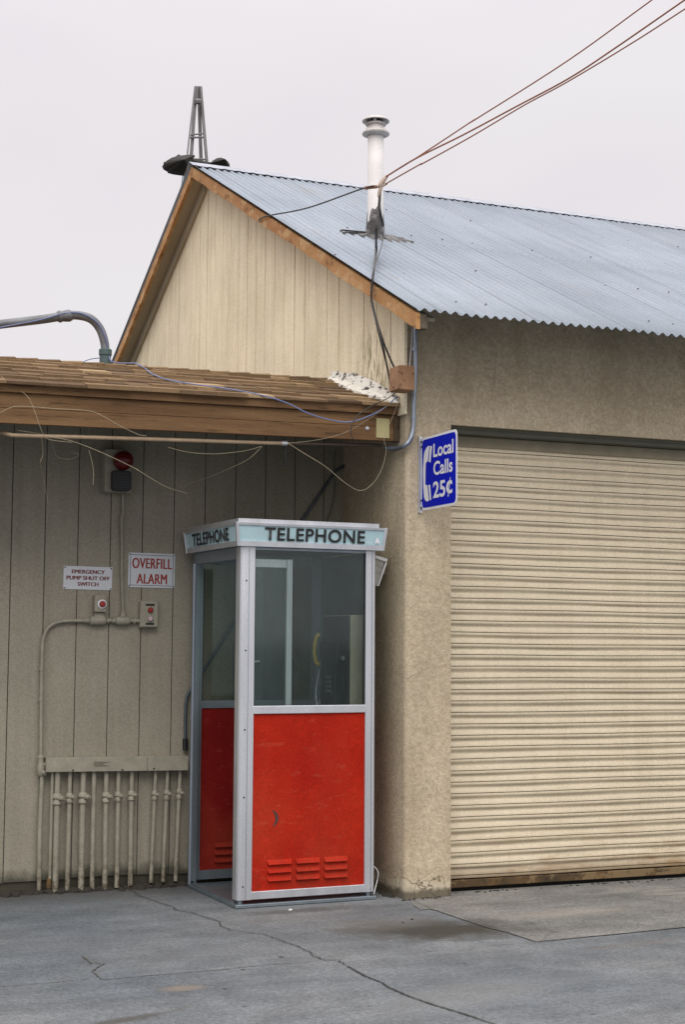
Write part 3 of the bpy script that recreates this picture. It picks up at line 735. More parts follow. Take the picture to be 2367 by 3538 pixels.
# roof deck and shingle courses
YT = 9.45; ZTL = ony(20, 819, YT).z; ZTR = onx(762, 868, XG).z + .0
YT_R = YT
def deck(x, t):      # t 0 at the eave, 1 at the top
    y0_, z0_ = YF - .035, fz(x, 2.899, 2.926); z1_ = ZTL + (ZTR - ZTL) * (x - 1.45) / (XG - 1.45) - .012
    return Vector((x, y0_ + (YT - y0_) * t, z0_ + (z1_ - z0_) * t))
m = MB(); m.add([deck(XL0, 0), deck(XL1, 0), deck(XL1, 1), deck(XL0, 1)] + [deck(x, t) - Vector((0, -.03 if t == 0 else 0, .02)) for x, t in ((XL0, 0), (XL1, 0), (XL1, 1), (XL0, 1))],
                [(0, 1, 2, 3), (4, 7, 6, 5), (0, 4, 5, 1), (1, 5, 6, 2), (2, 6, 7, 3), (3, 7, 4, 0)])
m.build('roof_deck', 'fascia', lt)
m = MB(); m.tone = []; nc = 7
for c in range(nc):
    t0 = c / nc - .012; t1 = min((c + 1) / nc + .05, 1.0)
    x = XL0 - random.random() * .1; rowj = random.uniform(-.006, .006)
    while x < XL1:
        wdt = random.choice([.12, .15, .2, .24, .3]) * random.uniform(.8, 1.2); xa, xb = max(x, XL0), min(x + wdt, XL1 - .001)
        if xb > xa + .005:
            th = random.choice([.012, .017, .022]) ; tj = t0 + rowj + (random.uniform(-.012, .012))
            A0, B0 = deck(xa, tj), deck(xb - .0015, tj); A1, B1 = deck(xa, t1), deck(xb - .0015, t1)
            sk = random.uniform(-.004, .004); up = Vector((0, 0, 1))
            A0.x += 0; 
            lift = random.uniform(0, .004)
            base = .001
            m.hexa([A0 + up * base, B0 + up * base, B1 + up * .0005, A1 + up * .0005, A0 + up * (th + lift), B0 + up * (th + lift + sk * .4), B1 + up * .003, A1 + up * .003])
            m.tone += [random.choice([.3, .4, .5, .6, .8, 1.0, .55, .7]) if th > .016 else random.choice([.05, .15, .3, .4])] * 6
        x += wdt
m.build('shingles', 'shingle', lt)
m = MB(); m.tone = []; x = XL0
while x < XL1:
    xb = min(x + .145, XL1 - .002)
    a, b = deck(x, .965), deck(xb, .965); c_, d_ = deck(xb, 1.0), deck(x, 1.0)
    e, f_ = deck(xb, 1.0) + Vector((0, .16, -.03)), deck(x, 1.0) + Vector((0, .16, -.03))
    U = Vector((0, 0, .012)); U2 = Vector((0, 0, .0145 + random.uniform(0, .002)))
    m.add([a + U, b + U2, c_ + U2 + Vector((0, 0, .004)), d_ + U, e + U2, f_ + U, a, b, e, f_], [(0, 1, 2, 3), (3, 2, 4, 5), (6, 0, 3, 5, 9), (7, 8, 4, 2, 1), (6, 7, 1, 0)])
    m.tone += [random.choice([.3, .45, .6, .75])] * 5; x += .14
m.build('ridge_shingles', 'shingle', lt)
m = MB()    # flat deck behind the ridge keeps the rear closed
m.box(XL0, XL1, YT + .12, YT + 4, 2.9, min(ZTL, ZTR) - .07); m.build('rear_roof', 'fascia', lt)
# flaking white roof cement where the shingles meet the gable wall
m = MB(); L = []; nseg = 30
for i in range(nseg + 1):
    t = -.01 + .98 * i / nseg; c = deck(XL1, t); wdt = .035 + .07 * (math.sin(min(t, .95) * math.pi)) ** .7 + random.uniform(-.022, .022)
    if t < .12: wdt = .04 + random.uniform(-.02, .02)
    hgt = .03 + .05 * math.sin(t * math.pi) + random.uniform(-.006, .006)
    L.append((c + Vector((-wdt, 0, .022)), c + Vector((-wdt * .45, 0, .034 + random.uniform(0, .004))), c + Vector((-.028, 0, .03 + hgt)), c + Vector((-.024, 0, .0)), c + Vector((-wdt, 0, .004))))
for a in L: m.v += list(a)
for i in range(nseg):
    for q in range(3): m.f.append((i * 5 + q, i * 5 + q + 1, (i + 1) * 5 + q + 1, (i + 1) * 5 + q))
    m.f.append((i * 5, (i + 1) * 5, (i + 1) * 5 + 4, i * 5 + 4))
m.build('roof_cement', 'caulk', lt)

# ================================================================= TELEPHONE BOOTH  (local axes: u along the front, v into the depth)
BO = onz(818 / K, 3139 / K); BW, BD, BH = .862, .84, 2.205
booth = thing('phone_booth', 'aluminium and glass telephone booth with orange-red lower panels', 'phone booth', (BO.x, BO.y, 0), rz=rad(2.0))
def B(name, mat, fn, parent=None, **kw):
    m = MB(); fn(m); return m.build(name, mat, parent or booth, local=True, **kw)
B('base_plate', 'alu_dark', lambda m: m.box(-.01, BW + .01, -.008, BD, .002, .022), bevel=.003)
z0 = .045
# corner posts
def lpost(m, u, v, su, sv, a=.088, b=.075, t=.034, r=.03):
    pts = [(u + su * a, v), (u + su * a, v + sv * t), (u + su * t, v + sv * t), (u + su * t, v + sv * b), (u, v + sv * b)]
    for k in range(0, 7):
        an = rad(90 * k / 6); pts.append((u + su * (r - r * math.cos(an)), v + sv * (r - r * math.sin(an))))
    m.prism(pts, z0, 2.045)
B('corner_post', 'alu', lambda m: lpost(m, 0, 0, 1, 1), smooth=True)
B('corner_post', 'alu', lambda m: lpost(m, BW, 0, -1, 1, .066, .06, .03, .012), smooth=True)
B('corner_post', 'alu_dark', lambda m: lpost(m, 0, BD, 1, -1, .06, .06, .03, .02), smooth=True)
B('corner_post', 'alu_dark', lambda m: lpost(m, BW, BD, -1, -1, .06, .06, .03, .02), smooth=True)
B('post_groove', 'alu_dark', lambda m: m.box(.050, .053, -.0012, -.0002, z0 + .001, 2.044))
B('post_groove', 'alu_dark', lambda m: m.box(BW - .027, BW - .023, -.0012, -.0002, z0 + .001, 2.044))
for (u, v) in ((.03, .03), (BW - .03, .03), (.03, BD - .03), (BW - .03, BD - .03)):
    B('foot', 'alu_dark', lambda m: m.lathe([(.014, .02), (.014, .06)], (u, v, 0), 10))
# rails of the front face
FL, FR_ = .0885, BW - .0665
B('rail', 'alu', lambda m: m.box(FL - .004, FR_ + .004, -.003, .028, 1.088, 1.134), bevel=.003)
B('rail', 'alu', lambda m: m.box(FL - .004, FR_ + .004, -.002, .028, z0, .090), bevel=.003)
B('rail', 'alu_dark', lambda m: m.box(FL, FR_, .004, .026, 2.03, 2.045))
B('glass_pane', 'glass', lambda m: m.box(FL - .003, FR_ + .003, .012, .016, 1.13, 2.035))
B('glazing_bead', 'black', lambda m: m.box(FL, FL + .005, .006, .011, 1.134, 2.03))
B('glazing_bead', 'black', lambda m: m.box(FR_ - .005, FR_, .006, .011, 1.134, 2.03))
def louvres(m, ua, ub, v, sgn):
    for c in range(3):
        for r in range(3):
            u0 = ua + (ub - ua) * (.135 + .25 * c); u1 = u0 + (ub - ua) * .215; zt_ = .262 - r * .046 - .001 * c
            n = 6
            # a pressed hood: slopes out from the top edge, open below
            for k in range(n):
                pass
            vs = [(u0, v, zt_), (u1, v, zt_), (u1 - .006, v - sgn * .016, zt_ - .027), (u0 + .006, v - sgn * .016, zt_ - .027), (u0 + .002, v, zt_ - .029), (u1 - .002, v, zt_ - .029)]
            m.add(vs, [(0, 1, 2, 3), (0, 3, 4), (1, 5, 2), (3, 2, 5, 4)])
fp = B('lower_panel', 'red', lambda m: m.box(FL - .004, FR_ + .004, .008, .016, .088, 1.09))
B('vent_louvres', 'red', lambda m: louvres(m, FL, FR_, .0078, 1), parent=fp)
def scuff(m):
    for (cu, cz, rr, w, a0, a1) in ((.232, .492, .066, .019, -42, 48),):
        n = 14
        for i in range(n):
            a, b = rad(a0 + (a1 - a0) * i / n), rad(a0 + (a1 - a0) * (i + 1) / n)
            wa, wb = w * math.sin(math.pi * (i + .35) / (n + .7)), w * math.sin(math.pi * (i + 1.35) / (n + .7))
            def pt(an, r): return (cu - .066 + r * math.cos(an), .0065, cz + r * 1.0 * math.sin(an))
            m.quad(pt(a, rr), pt(a, rr + wa), pt(b, rr + wb), pt(b, rr))
B('scuff_mark', simple('rubber_scuff', (.06, .035, .03), .8), scuff, parent=fp)
# back face: glazed above, red below
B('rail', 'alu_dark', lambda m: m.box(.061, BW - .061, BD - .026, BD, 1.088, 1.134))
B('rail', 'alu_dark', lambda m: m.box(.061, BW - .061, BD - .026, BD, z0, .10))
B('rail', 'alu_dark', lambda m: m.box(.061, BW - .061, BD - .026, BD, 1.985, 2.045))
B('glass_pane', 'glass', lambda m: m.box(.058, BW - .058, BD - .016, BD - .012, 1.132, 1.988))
bp = B('lower_panel', red_mat('shaded_red_panel', (.15, .006, .005), (.19, .009, .007)), lambda m: m.box(.058, BW - .058, BD - .018, BD - .010, .098, 1.09))  # booth's interior shade is put into this darker red, louvres too
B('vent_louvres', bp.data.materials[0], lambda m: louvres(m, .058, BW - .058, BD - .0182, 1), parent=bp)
# right face
B('rail', 'alu', lambda m: m.box(BW - .026, BW, .062, BD - .062, 1.088, 1.134))
B('rail', 'alu', lambda m: m.box(BW - .026, BW, .062, BD - .062, z0, .09))
B('glass_pane', 'glass', lambda m: m.box(BW - .016, BW - .012, .058, BD - .058, 1.132, 2.035))
B('lower_panel', 'red', lambda m: m.box(BW - .016, BW - .008, .058, BD - .058, .088, 1.09))
# left face: header rail above the open doorway
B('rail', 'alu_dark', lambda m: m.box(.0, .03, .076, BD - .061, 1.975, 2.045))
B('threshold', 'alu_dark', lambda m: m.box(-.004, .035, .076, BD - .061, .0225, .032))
# folding door, folded open against the front-left post
for k, (v0, u1) in enumerate(((.088, .325), (.122, .338))):
    dr = bpy.data.objects.new('door', None); SC.collection.objects.link(dr); dr.parent = booth; dr.location = (.036, v0, 0)
    dw = u1 - .0
    def D(name, mat, fn, **kw): m = MB(); fn(m); return m.build(name, mat, dr, local=True, **kw)
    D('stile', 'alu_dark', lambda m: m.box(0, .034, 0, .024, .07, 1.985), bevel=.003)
    D('stile', 'alu', lambda m: m.box(dw - .038, dw, 0, .024, .07, 1.985), bevel=.003)
    D('rail', 'alu', lambda m: m.box(.0345, dw - .0385, .001, .023, 1.932, 1.984), bevel=.003)
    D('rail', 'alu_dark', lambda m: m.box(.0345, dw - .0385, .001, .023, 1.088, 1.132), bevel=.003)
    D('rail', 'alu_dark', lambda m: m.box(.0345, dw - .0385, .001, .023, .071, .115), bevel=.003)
    D('glass_pane', 'glass', lambda m: m.box(.032, dw - .036, .010, .013, 1.13, 1.934))
    D('lower_panel', 'red', lambda m: m.box(.032, dw - .036, .008, .014, .113, 1.09))
    if k == 0: D('handle', 'alu', lambda m: m.tube([(.07, -.012, 1.385), (.115, -.012, 1.387)], .006, 8), smooth=True)
_p = N('milky_plastic'); _t = _p.n('ShaderNodeBsdfTranslucent'); _t.inputs[0].default_value = (.22, .26, .25, 1); _d = _p.n('ShaderNodeBsdfDiffuse'); _d.inputs[0].default_value = (.3, .34, .33, 1)
_m = _p.n('ShaderNodeMixShader'); _m.inputs[0].default_value = .7; _p.l(_d.outputs[0], _m.inputs[1]); _p.l(_t.outputs[0], _m.inputs[2]); _p.l(_m.outputs[0], _p.o.inputs[0]); plastic = _p.m
# canopy header with canted sign glass
OV, CT = .035, .014     # overhang of the bottom edge and extra lean of the top edge
def hring(m, z_lo, z_hi, o_lo, o_hi, th):
    q = []
    for (z, o) in ((z_lo, o_lo), (z_hi, o_hi)):
        q.append([(-o, -o, z), (BW + o, -o, z), (BW + o, BD + o, z), (-o, BD + o, z)])
        q.append([(-o + th, -o + th, z), (BW + o - th, -o + th, z), (BW + o - th, BD + o - th, z), (-o + th, BD + o - th, z)])
    vs = q[0] + q[1] + q[2] + q[3]; fs = []
    for i in range(4):
        j = (i + 1) % 4
        fs += [(i, j, 8 + j, 8 + i), (4 + i, 12 + i, 12 + j, 4 + j), (i, 4 + i, 4 + j, j), (8 + i, 8 + j, 12 + j, 12 + i)]
    m.add(vs, fs)
hd = bpy.data.objects.new('canopy', None); SC.collection.objects.link(hd); hd.parent = booth; hd.location = (0, 0, 0)
def Hh(name, mat, fn, **kw): m = MB(); fn(m); return m.build(name, mat, hd, local=True, **kw)
Hh('frame', 'alu', lambda m: (hring(m, 2.046, 2.076, OV, OV + .002, .022), hring(m, 2.166, 2.180, OV + CT, OV + CT + .002, .022)))
def hcorner(m, u, v, su, sv):
    q = []
    for (z, o) in ((2.0445, OV + .0025), (2.1815, OV + CT + .004)):
        q += [(u + su * o, v + sv * o, z), (u + su * (o - .018), v + sv * o, z), (u + su * (o - .018), v + sv * (o - .018), z), (u + su * o, v + sv * (o - .018), z)]
    m.hexa(q)
for q_ in ((0, 0, -1, -1), (BW, 0, 1, -1), (BW, BD, 1, 1), (0, BD, -1, 1)): Hh('corner_trim', 'alu', lambda m: hcorner(m, *q_), bevel=.002)
Hh('sign_glass', 'signglass', lambda m: hring(m, 2.0765, 2.1655, OV - .006, OV + CT - .006, .004))
def troof(m):
    a0, a1, b0, b1 = -OV + .004, BW + OV - .03, -OV + .004, BD + OV - .03
    for q in ((a0, a1, b0, b0 + .03), (a0, a1, b1 - .03, b1), (a0, a0 + .03, b0 + .03, b1 - .03), (a1 - .03, a1, b0 + .03, b1 - .03)): m.box(*q, 2.181, 2.205)
Hh('roof_frame', 'alu', troof)
Hh('roof_panel', plastic, lambda m: m.box(-OV + .03, BW + OV - .055, -OV + .03, BD + OV - .055, 2.186, 2.192))
Hh('ceiling_panel', plastic, lambda m: m.box(.002, BW - .002, .002, BD - .002, 2.047, 2.050))
ctn = Vector((0, -1, -CT / .12)).normalized()
upf = Vector((0, -CT / .09 * .6, 1)).normalized()
text('lettering', 'TELEPHONE', 'blacktext', hd, (BW * .5 + .018, -(OV + CT * .5) + .004, 2.121), (1, 0, 0), upf, .078, .64, .022, depth=.0045, local=True, space=1.08)
text('lettering', 'TELEPHONE', 'blacktext', hd, (-(OV + CT * .5) + .004, BD * .5, 2.121), (0, -1, 0), Vector((-CT / .09 * .6, 0, 1)).normalized(), .078, .64, .022, depth=.0045, local=True, space=1.08)
# little bell mark in the corner of the sign
def bell(m):
    c = Vector((BW - .012, -(OV + CT * .35) + .001, 2.094))
    for (a, b, z_, h) in ((-.006, .006, .014, .010), (-.011, .011, .004, .010), (-.017, .017, -.002, .005)):
        m.box(c.x + a, c.x + b, c.y - .004, c.y - .002, c.z + z_, c.z + z_ + h)
    for k in range(4): m.box(c.x - .017 + k * .009, c.x - .011 + k * .009, c.y - .0025, c.y - .001, c.z - .010, c.z - .006)
    for k in range(3): m.box(c.x - .075 + k * .016, c.x - .066 + k * .016, c.y - .0025, c.y - .001, c.z - .006, c.z - .002)
Hh('maker_mark', 'white', bell)
# fixings on the posts
for z in (.12, .62, 1.0, 1.45, 1.85): B('screw', 'black', lambda m: m.lathe([(.005, 0), (.005, .003)], (.035, .0, z), 8, (0, -1, 0)))

# pay phone on the inside of the right wall
P0 = Vector((BO.x, BO.y, 0)); rot = Matrix.Rotation(rad(2.0), 3, 'Z')
ph = thing('pay_phone', 'black pay phone with yellow handset mounted inside the telephone booth', 'telephone', P0 + rot @ Vector((BW - .0275, .31, 1.3)), rz=rad(2.0))
def T(name, mat, fn, parent=None, **kw): m = MB(); fn(m); return m.build(name, mat, parent or ph, local=True, **kw)
T('enclosure', 'beigebox', lambda m: m.box(-.082, .0, -.19, .20, -.28, .365), bevel=.004)
T('faceplate', 'black', lambda m: m.box(-.092, -.0825, -.186, .196, -.276, .36), bevel=.003)
T('housing', 'black', lambda m: m.prism([(-.0925, -.20), (-.135, -.20), (-.135, .02), (-.12, .18), (-.0925, .2)], -.08, .13, 'y'), bevel=.004)
T('keypad', 'alu_dark', lambda m: [m.box(-.139, -.1355, -.03 + k % 3 * .028, -.012 + k % 3 * .028, -.02 - k // 3 * .028, -.002 - k // 3 * .028) for k in range(12)])
T('coin_return', 'alu', lambda m: m.lathe([(.015, 0), (.015, .012)], (-.0925, -.12, .105), 12, (-1, 0, 0)))
T('handset', 'yellow', lambda m: (m.tube(smoothpath([(-.105, .215, .245), (-.122, .222, .235), (-.132, .228, .18), (-.132, .228, .13), (-.122, .222, .075), (-.105, .215, .065)], 5), [.016] * 4 + [.012] * 18 + [.016] * 4, 10)), smooth=True)
T('handset_cradle', 'black', lambda m: m.box(-.10, -.085, .19, .225, .09, .21))
T('handset_cord', 'alu_dark', lambda m: m.tube(smoothpath([(-.105, .215, .03), (-.13, .21, -.12), (-.12, .17, -.24), (-.1, .12, -.22)], 6), .006, 8), smooth=True)

# white fixture on the stucco wall behind the booth
YW = 8.51
lo = lambda x, y, dy=0: ony(x, y, YW + dy)
wf = thing('wall_lamp', 'small white tilted lamp housing on the stucco behind the booth', 'lamp', lo(880, 1305))
def wedge(m, pts, y0, y1): m.prism([(lo(x, y).x, lo(x, y).z) for x, y in pts], y0, y1, 'y')
m = MB(); wedge(m, [(850, 1276), (880, 1284), (863, 1341), (850, 1341)], YW, YW + .10); m.build('lamp_housing', simple('dirty_white_plastic', (.42, .42, .38), .6, 0, .35, 20), wf, .003)
m = MB(); wedge(m, [(850, 1268), (886.5, 1279), (885, 1287), (850, 1275)], YW - .008, YW + .108); m.build('lamp_hood', 'white', wf, .002)
m = MB(); wedge(m, [(882, 1286), (886, 1288), (867, 1341), (863.5, 1341)], YW - .004, YW + .104); m.build('lamp_edge', 'white', wf, .001)
m = MB(); m.box(lo(862, 1305).x, XG - .0005, YW + .07, YW + .095, lo(862, 1312).z, lo(862, 1304).z); m.build('wall_bracket', 'painted', wf)

# ================================================================= SIGNS
# blue flag sign at right angles to the wall
P1, P2 = ony(966, 1000, YA - .02), ony(963, 1172, YA - .02)
XS = (P1.x + P2.x) / 2
q1, q2 = onx(1046, 985, XS), onx(1046, 1161, XS)
yo = (q1.y + q2.y) / 2; zt_ = (P1.z + q1.z) / 2 + .0; zb_ = (P2.z + q2.z) / 2 + .012
fs_ = thing('phone_sign', 'blue and white flag sign reading Local Calls 25 cents beside the roller door', 'sign', (XS, YA, (zt_ + zb_) / 2))
def rrect(m, y0, y1, z0_, z1_, x0_, x1_, r, chamfer=(1, 1, 1, 1)):
    pts = []
    for ci, (cy_, cz_, a0) in enumerate(((y1 - r, z1_ - r, 0), (y0 + r, z1_ - r, 90), (y0 + r, z0_ + r, 180), (y1 - r, z0_ + r, 270))):
        for k in range(6): a = rad(a0 + 90 * k / 5); pts.append((cy_ + r * math.cos(a), cz_ + r * math.sin(a)))
    m.prism(pts, x0_, x1_, 'x')
m = MB(); rrect(m, yo, YA - .02, zb_, zt_, XS, XS + .003, .035); m.build('panel', 'white', fs_)
m = MB(); rrect(m, yo + .014, YA - .032, zb_ + .014, zt_ - .014, XS - .0012, XS - .0002, .03); m.build('blue_field', 'blue', fs_)
SWd = YA - .02 - yo; SHt = zt_ - zb_
def sp(u, v): return (YA - .02 - u * SWd, zb_ + v * SHt)   # u: 0 at the wall, 1 at the outer edge
def flat(m, pts, x_): m.add([(x_, *sp(u, v)) for u, v in pts], [tuple(range(len(pts)))])
m = MB()
flat(m, [(.15, .845), (.19, .865), (.245, .868), (.20, .665), (.145, .645), (.135, .60), (.125, .36), (.14, .34), (.185, .335), (.235, .125), (.19, .11), (.125, .13), (.09, .18), (.065, .32), (.055, .55), (.075, .72), (.10, .80)], XS - .0022)
m.build('handset_emblem', 'white', fs_)
m = MB(); flat(m, [(.265, .865), (.32, .850), (.275, .638), (.225, .650)], XS - .0022); m.build('handset_emblem', 'white', fs_); m = MB(); flat(m, [(.215, .335), (.265, .330), (.30, .125), (.26, .120)], XS - .0022); m.build('handset_emblem', 'white', fs_)
def stext(body, u, v, h, wd): 
    y_, z_ = sp(u, v); text('lettering', body, 'white', fs_, (XS - .001, y_, z_), (0, -1, 0), (0, 0, 1), h * SHt, wd * SWd, .022)
stext('Local', .635, .785, .185, .56)
stext('Calls', .625, .54, .19, .53)
stext('25', .52, .25, .225, .345)
stext('c', .80, .25, .175, .165)
m = MB(); flat(m, [(.825, .37), (.845, .375), (.785, .125), (.765, .12)], XS - .0035); m.build('lettering', 'white', fs_)
m = MB(); m.box(XS - .016, XS + .006, YA - .022, YA - .001, zb_ - .012, zt_ + .012); m.box(XS + .0035, XS + .006, YA - .05, YA - .0225, zb_, zt_)
m.build('mounting_channel', 'alu', fs_, .001)
for v in (.04, .14, .88, .95):
    y_, z_ = sp(.02, v); m = MB(); m.lathe([(.006, 0), (.006, .005)], (XS - .001, y_, z_), 8, (-1, 0, 0)); m.build('bolt', 'black', fs_)

def wallsign(name, label, x0, y0, x1, y1, lines, mat, border=None, tilt=0.0):
    a, b = ony(x0, y0, YL - .014), ony(x1, y1, YL - .014); c = (a + b) / 2
    t = thing(name, label, 'sign', (c.x, YL - .014, c.z)); w_, h_ = (b.x - a.x) / 2, (a.z - b.z) / 2
    m = MB(); m.box(c.x - w_, c.x + w_, YL - .0165, YL - .0145, c.z - h_, c.z + h_); m.build('panel', 'signwhite', t, .0008)
    if border:
        m = MB(); i = .012; yb = YL - .0172; wd = .0028
        for (ax, bx_, az, bz) in ((-w_ + i, w_ - i, h_ - i - wd, h_ - i), (-w_ + i, w_ - i, -h_ + i, -h_ + i + wd), (-w_ + i, -w_ + i + wd, -h_ + i + wd, h_ - i - wd), (w_ - i - wd, w_ - i, -h_ + i + wd, h_ - i - wd)):
            m.box(c.x + ax, c.x + bx_, yb, YL - .0166, c.z + az, c.z + bz)
        m.build('border_line', border, t)
    for (body, v, h, wd) in lines:
        text('lettering', body, mat, t, (c.x, YL - .0166, c.z - h_ + 2 * h_ * v), (1, 0, 0), (0, 0, 1), 2 * h_ * h, 2 * w_ * wd, .0, dbl=.0030 if h < .2 else .004, space=1.0 if h < .2 else 1.06)
    for sx in (-1, 1):
        for sz in (-1, 1): m = MB(); m.lathe([(.004, 0), (.0045, .002), (.002, .004)], (c.x + sx * (w_ - .008), YL - .0166, c.z + sz * (h_ - .008)), 8, (0, -1, 0)); m.build('screw', 'black', t)
    if tilt:
        t.rotation_euler.y = tilt
wallsign('alarm_sign', 'white sign with red letters reading OVERFILL ALARM on the boarded wall', 294, 1264.5, 399.5, 1346, [('OVERFILL', .70, .30, .84), ('ALARM', .255, .285, .64)], 'redtext', 'black', rad(.5))
wallsign('switch_sign', 'small white sign reading EMERGENCY PUMP SHUT OFF SWITCH in dark red', 145.5, 1295, 256, 1350.5, [('EMERGENCY', .77, .165, .67), ('PUMP SHUT OFF', .50, .165, .88), ('SWITCH', .24, .165, .42)], 'maroon', None, rad(.5))

# ================================================================= ALARM, SWITCHES, CONDUIT ON THE BOARDED WALL
def wp(x, y, d=0.014): return ony(x, y, YL - d)
c = wp(273, 1080, .12)
al = thing('alarm_unit', 'square grey alarm box with round red beacon and dark horn under the eave', 'alarm', (c.x, YL - .014, c.z))
a, b = wp(241, 1027, .13), wp(300, 1128, .13)
m = MB(); m.box(a.x, b.x, YL - .13, YL - .0145, b.z, a.z); m.build('box', 'painted', al, .006)
c = wp(280, 1055, .13); rr = (wp(302, 1055, .13).x - wp(258, 1055, .13).x) / 2
m = MB(); m.lathe([(rr, 0), (rr, .03), (rr * .93, .055), (rr * .7, .08), (rr * .35, .095), (.002, .098)], (c.x, YL - .131, c.z), 24, (0, -1, 0)); m.build('beacon', 'beacon', al, smooth=True)
c = wp(275, 1102, .13); hw = rr * .98
m = MB(); m.prism([(c.x - hw, c.z + hw * .95), (c.x - hw * .8, c.z + hw * 1.05), (c.x + hw * .8, c.z + hw * 1.05), (c.x + hw, c.z + hw * .95), (c.x + hw, c.z - hw * .8), (c.x + hw * .75, c.z - hw * 1.05), (c.x - hw * .75, c.z - hw * 1.05), (c.x - hw, c.z - hw * .8)], YL - .175, YL - .131, 'y'); ho = m.build('horn', 'black', al, .004)
m = MB(); [m.box(c.x - hw * .7, c.x + hw * .7, YL - .180, YL - .1755, c.z - hw * .7 + k * hw * .28, c.z - hw * .7 + k * hw * .28 + hw * .1) for k in range(6)]; m.build('grille', simple('dark_grille', (.03, .035, .036), .5), ho)

# push button
a, b = wp(217, 1362, .07), wp(244, 1401, .07)
sb = thing('shut_off_switch', 'small painted box with a round red push button under the emergency sign', 'switch', ((a.x + b.x) / 2, YL - .014, (a.z + b.z) / 2))
m = MB(); m.box(a.x, b.x, YL - .075, YL - .0145, b.z, a.z); m.build('box', 'painted', sb, .008)
m = MB(); m.box(a.x + .006, b.x - .008, YL - .05, YL - .0145, b.z - .055, b.z - .001); m.build('lower_box', 'painted', sb, .004)
c = wp(233.5, 1382.5, .075)
m = MB(); m.lathe([(.028, 0), (.028, .008), (.021, .012), (.021, .004)], (c.x, YL - .0755, c.z), 20, (0, -1, 0)); m.build('button_ring', 'white', sb, smooth=True)
m = MB(); m.lathe([(.018, 0), (.019, .014), (.016, .02), (.002, .022)], (c.x, YL - .0765, c.z), 18, (0, -1, 0)); m.build('button', 'redbutton', sb, smooth=True)
# reset panel
a, b = wp(324, 1376, .07), wp(362, 1435, .07)
rp_ = thing('reset_panel', 'painted control box with one red and one pale pilot light below the alarm sign', 'control box', ((a.x + b.x) / 2, YL - .014, (a.z + b.z) / 2))
m = MB(); m.box(a.x - .004, b.x + .004, YL - .055, YL - .0145, b.z - .004, a.z + .004); m.build('box', 'painted', rp_, .005)
m = MB(); m.box(a.x, b.x, YL - .066, YL - .0555, b.z, a.z); m.build('cover', 'painted', rp_, .005)
cx_ = (a.x + b.x) / 2
for (yy, mt, r0) in ((1396, 'redbutton', .017), (1416.5, 'pink', .016)):
    z_ = wp(344, yy, .07).z; m = MB(); m.lathe([(r0, 0), (r0, .010), (r0 * .7, .018), (.001, .02)], (cx_ + .004, YL - .0665, z_), 16, (0, -1, 0)); m.build('pilot_light', mt, rp_, smooth=True)
for (yy, wd) in ((1384, .056), (1427.5, .052)):
    z_ = wp(344, yy, .07).z; m = MB(); m.box(cx_ - wd / 2 + .002, cx_ + wd / 2 + .002, YL - .068, YL - .0665, z_ - .006, z_ + .006); m.build('label_strip', 'black', rp_)

# conduit run: from the trough's left fitting, up, round the bend, along to the boxes and up to the alarm
d = .035
def W(x, y, dd=None): return wp(x, y, d if dd is None else dd)
run = thing('conduit_run', 'thin painted conduit bending up the boarded wall to the switch boxes and alarm', 'conduit', W(93, 1440))
m = MB(); m.tube(smoothpath([W(93.5, 1728), W(94, 1640), W(95, 1550), W(97, 1480), W(99, 1462), W(107, 1441), W(122, 1428), W(142, 1422), W(165, 1420.5), W(200, 1420.5)], 5), .0105, 10); m.build('conduit', 'painted', run, smooth=True)
m = MB(); m.tube([W(225, 1420), W(325, 1421)], .0105, 10); m.build('conduit', 'painted', run, smooth=True)
m = MB(); m.tube(smoothpath([W(281.5, 1412), W(279, 1300), W(279.5, 1250), W(278.5, 1190), W(282, 1170), W(281, 1125)], 5), .0095, 10); m.build('conduit', 'painted', run, smooth=True)
def fitting(parent, x0, x1, yc, r):
    a, b = W(x0, yc), W(x1, yc + .3); m = MB(); L_ = (b - a).length
    m.lathe([(r * .55, 0), (r * .8, .004), (r, L_ * .12), (r, L_ * .88), (r * .8, L_ - .004), (r * .55, L_)], a, 14, b - a); m.build('fitting', 'painted', parent, smooth=True)
fitting(run, 192, 206, 1420, .016); fitting(run, 205, 243, 1420, .028); fitting(run, 243, 250, 1420.3, .017); fitting(run, 256, 264, 1420.4, .017); fitting(run, 264, 298, 1420.5, .026); fitting(run, 304, 310, 1421, .018)
for (xx, yy, r0, h0) in ((281.5, 1405, .018, .035), (279.5, 1308, .014, .02), (94.5, 1530, .014, .018), (93.5, 1600, .014, .018)):
    c = W(xx, yy); m = MB(); m.lathe([(r0, -h0 / 2), (r0, h0 / 2)], c, 12); m.build('coupling', 'painted', run)

# wireway trough
a, b = W(107, 1735, .09), W(430, 1763, .09)
zt_l, zb_l = W(107, 1734, .09).z, W(107, 1766, .09).z
zt_r, zb_r = W(428, 1730, .09).z, W(428, 1762, .09).z
xm = W(337.5, 1750, .09).x
tr = thing('wireway_trough', 'long painted metal wiring trough across the boarded wall above the pipes', 'wiring trough', (a.x, YL - .014, a.z))
def tz(x, l, r): return l + (r - l) * (x - a.x) / (b.x - a.x)
def slab(m, xa, xb, y0, y1, ex=0.0):
    m.hexa([(xa, y0, tz(xa, zb_l, zb_r) - ex), (xb, y0, tz(xb, zb_l, zb_r) - ex), (xb, y1, tz(xb, zb_l, zb_r) - ex), (xa, y1, tz(xa, zb_l, zb_r) - ex),
            (xa, y0, tz(xa, zt_l, zt_r) + ex), (xb, y0, tz(xb, zt_l, zt_r) + ex), (xb, y1, tz(xb, zt_l, zt_r) + ex), (xa, y1, tz(xa, zt_l, zt_r) + ex)])
m = MB(); slab(m, a.x, b.x, YL - .085, YL - .0145); m.build('channel', 'painted', tr, .003)
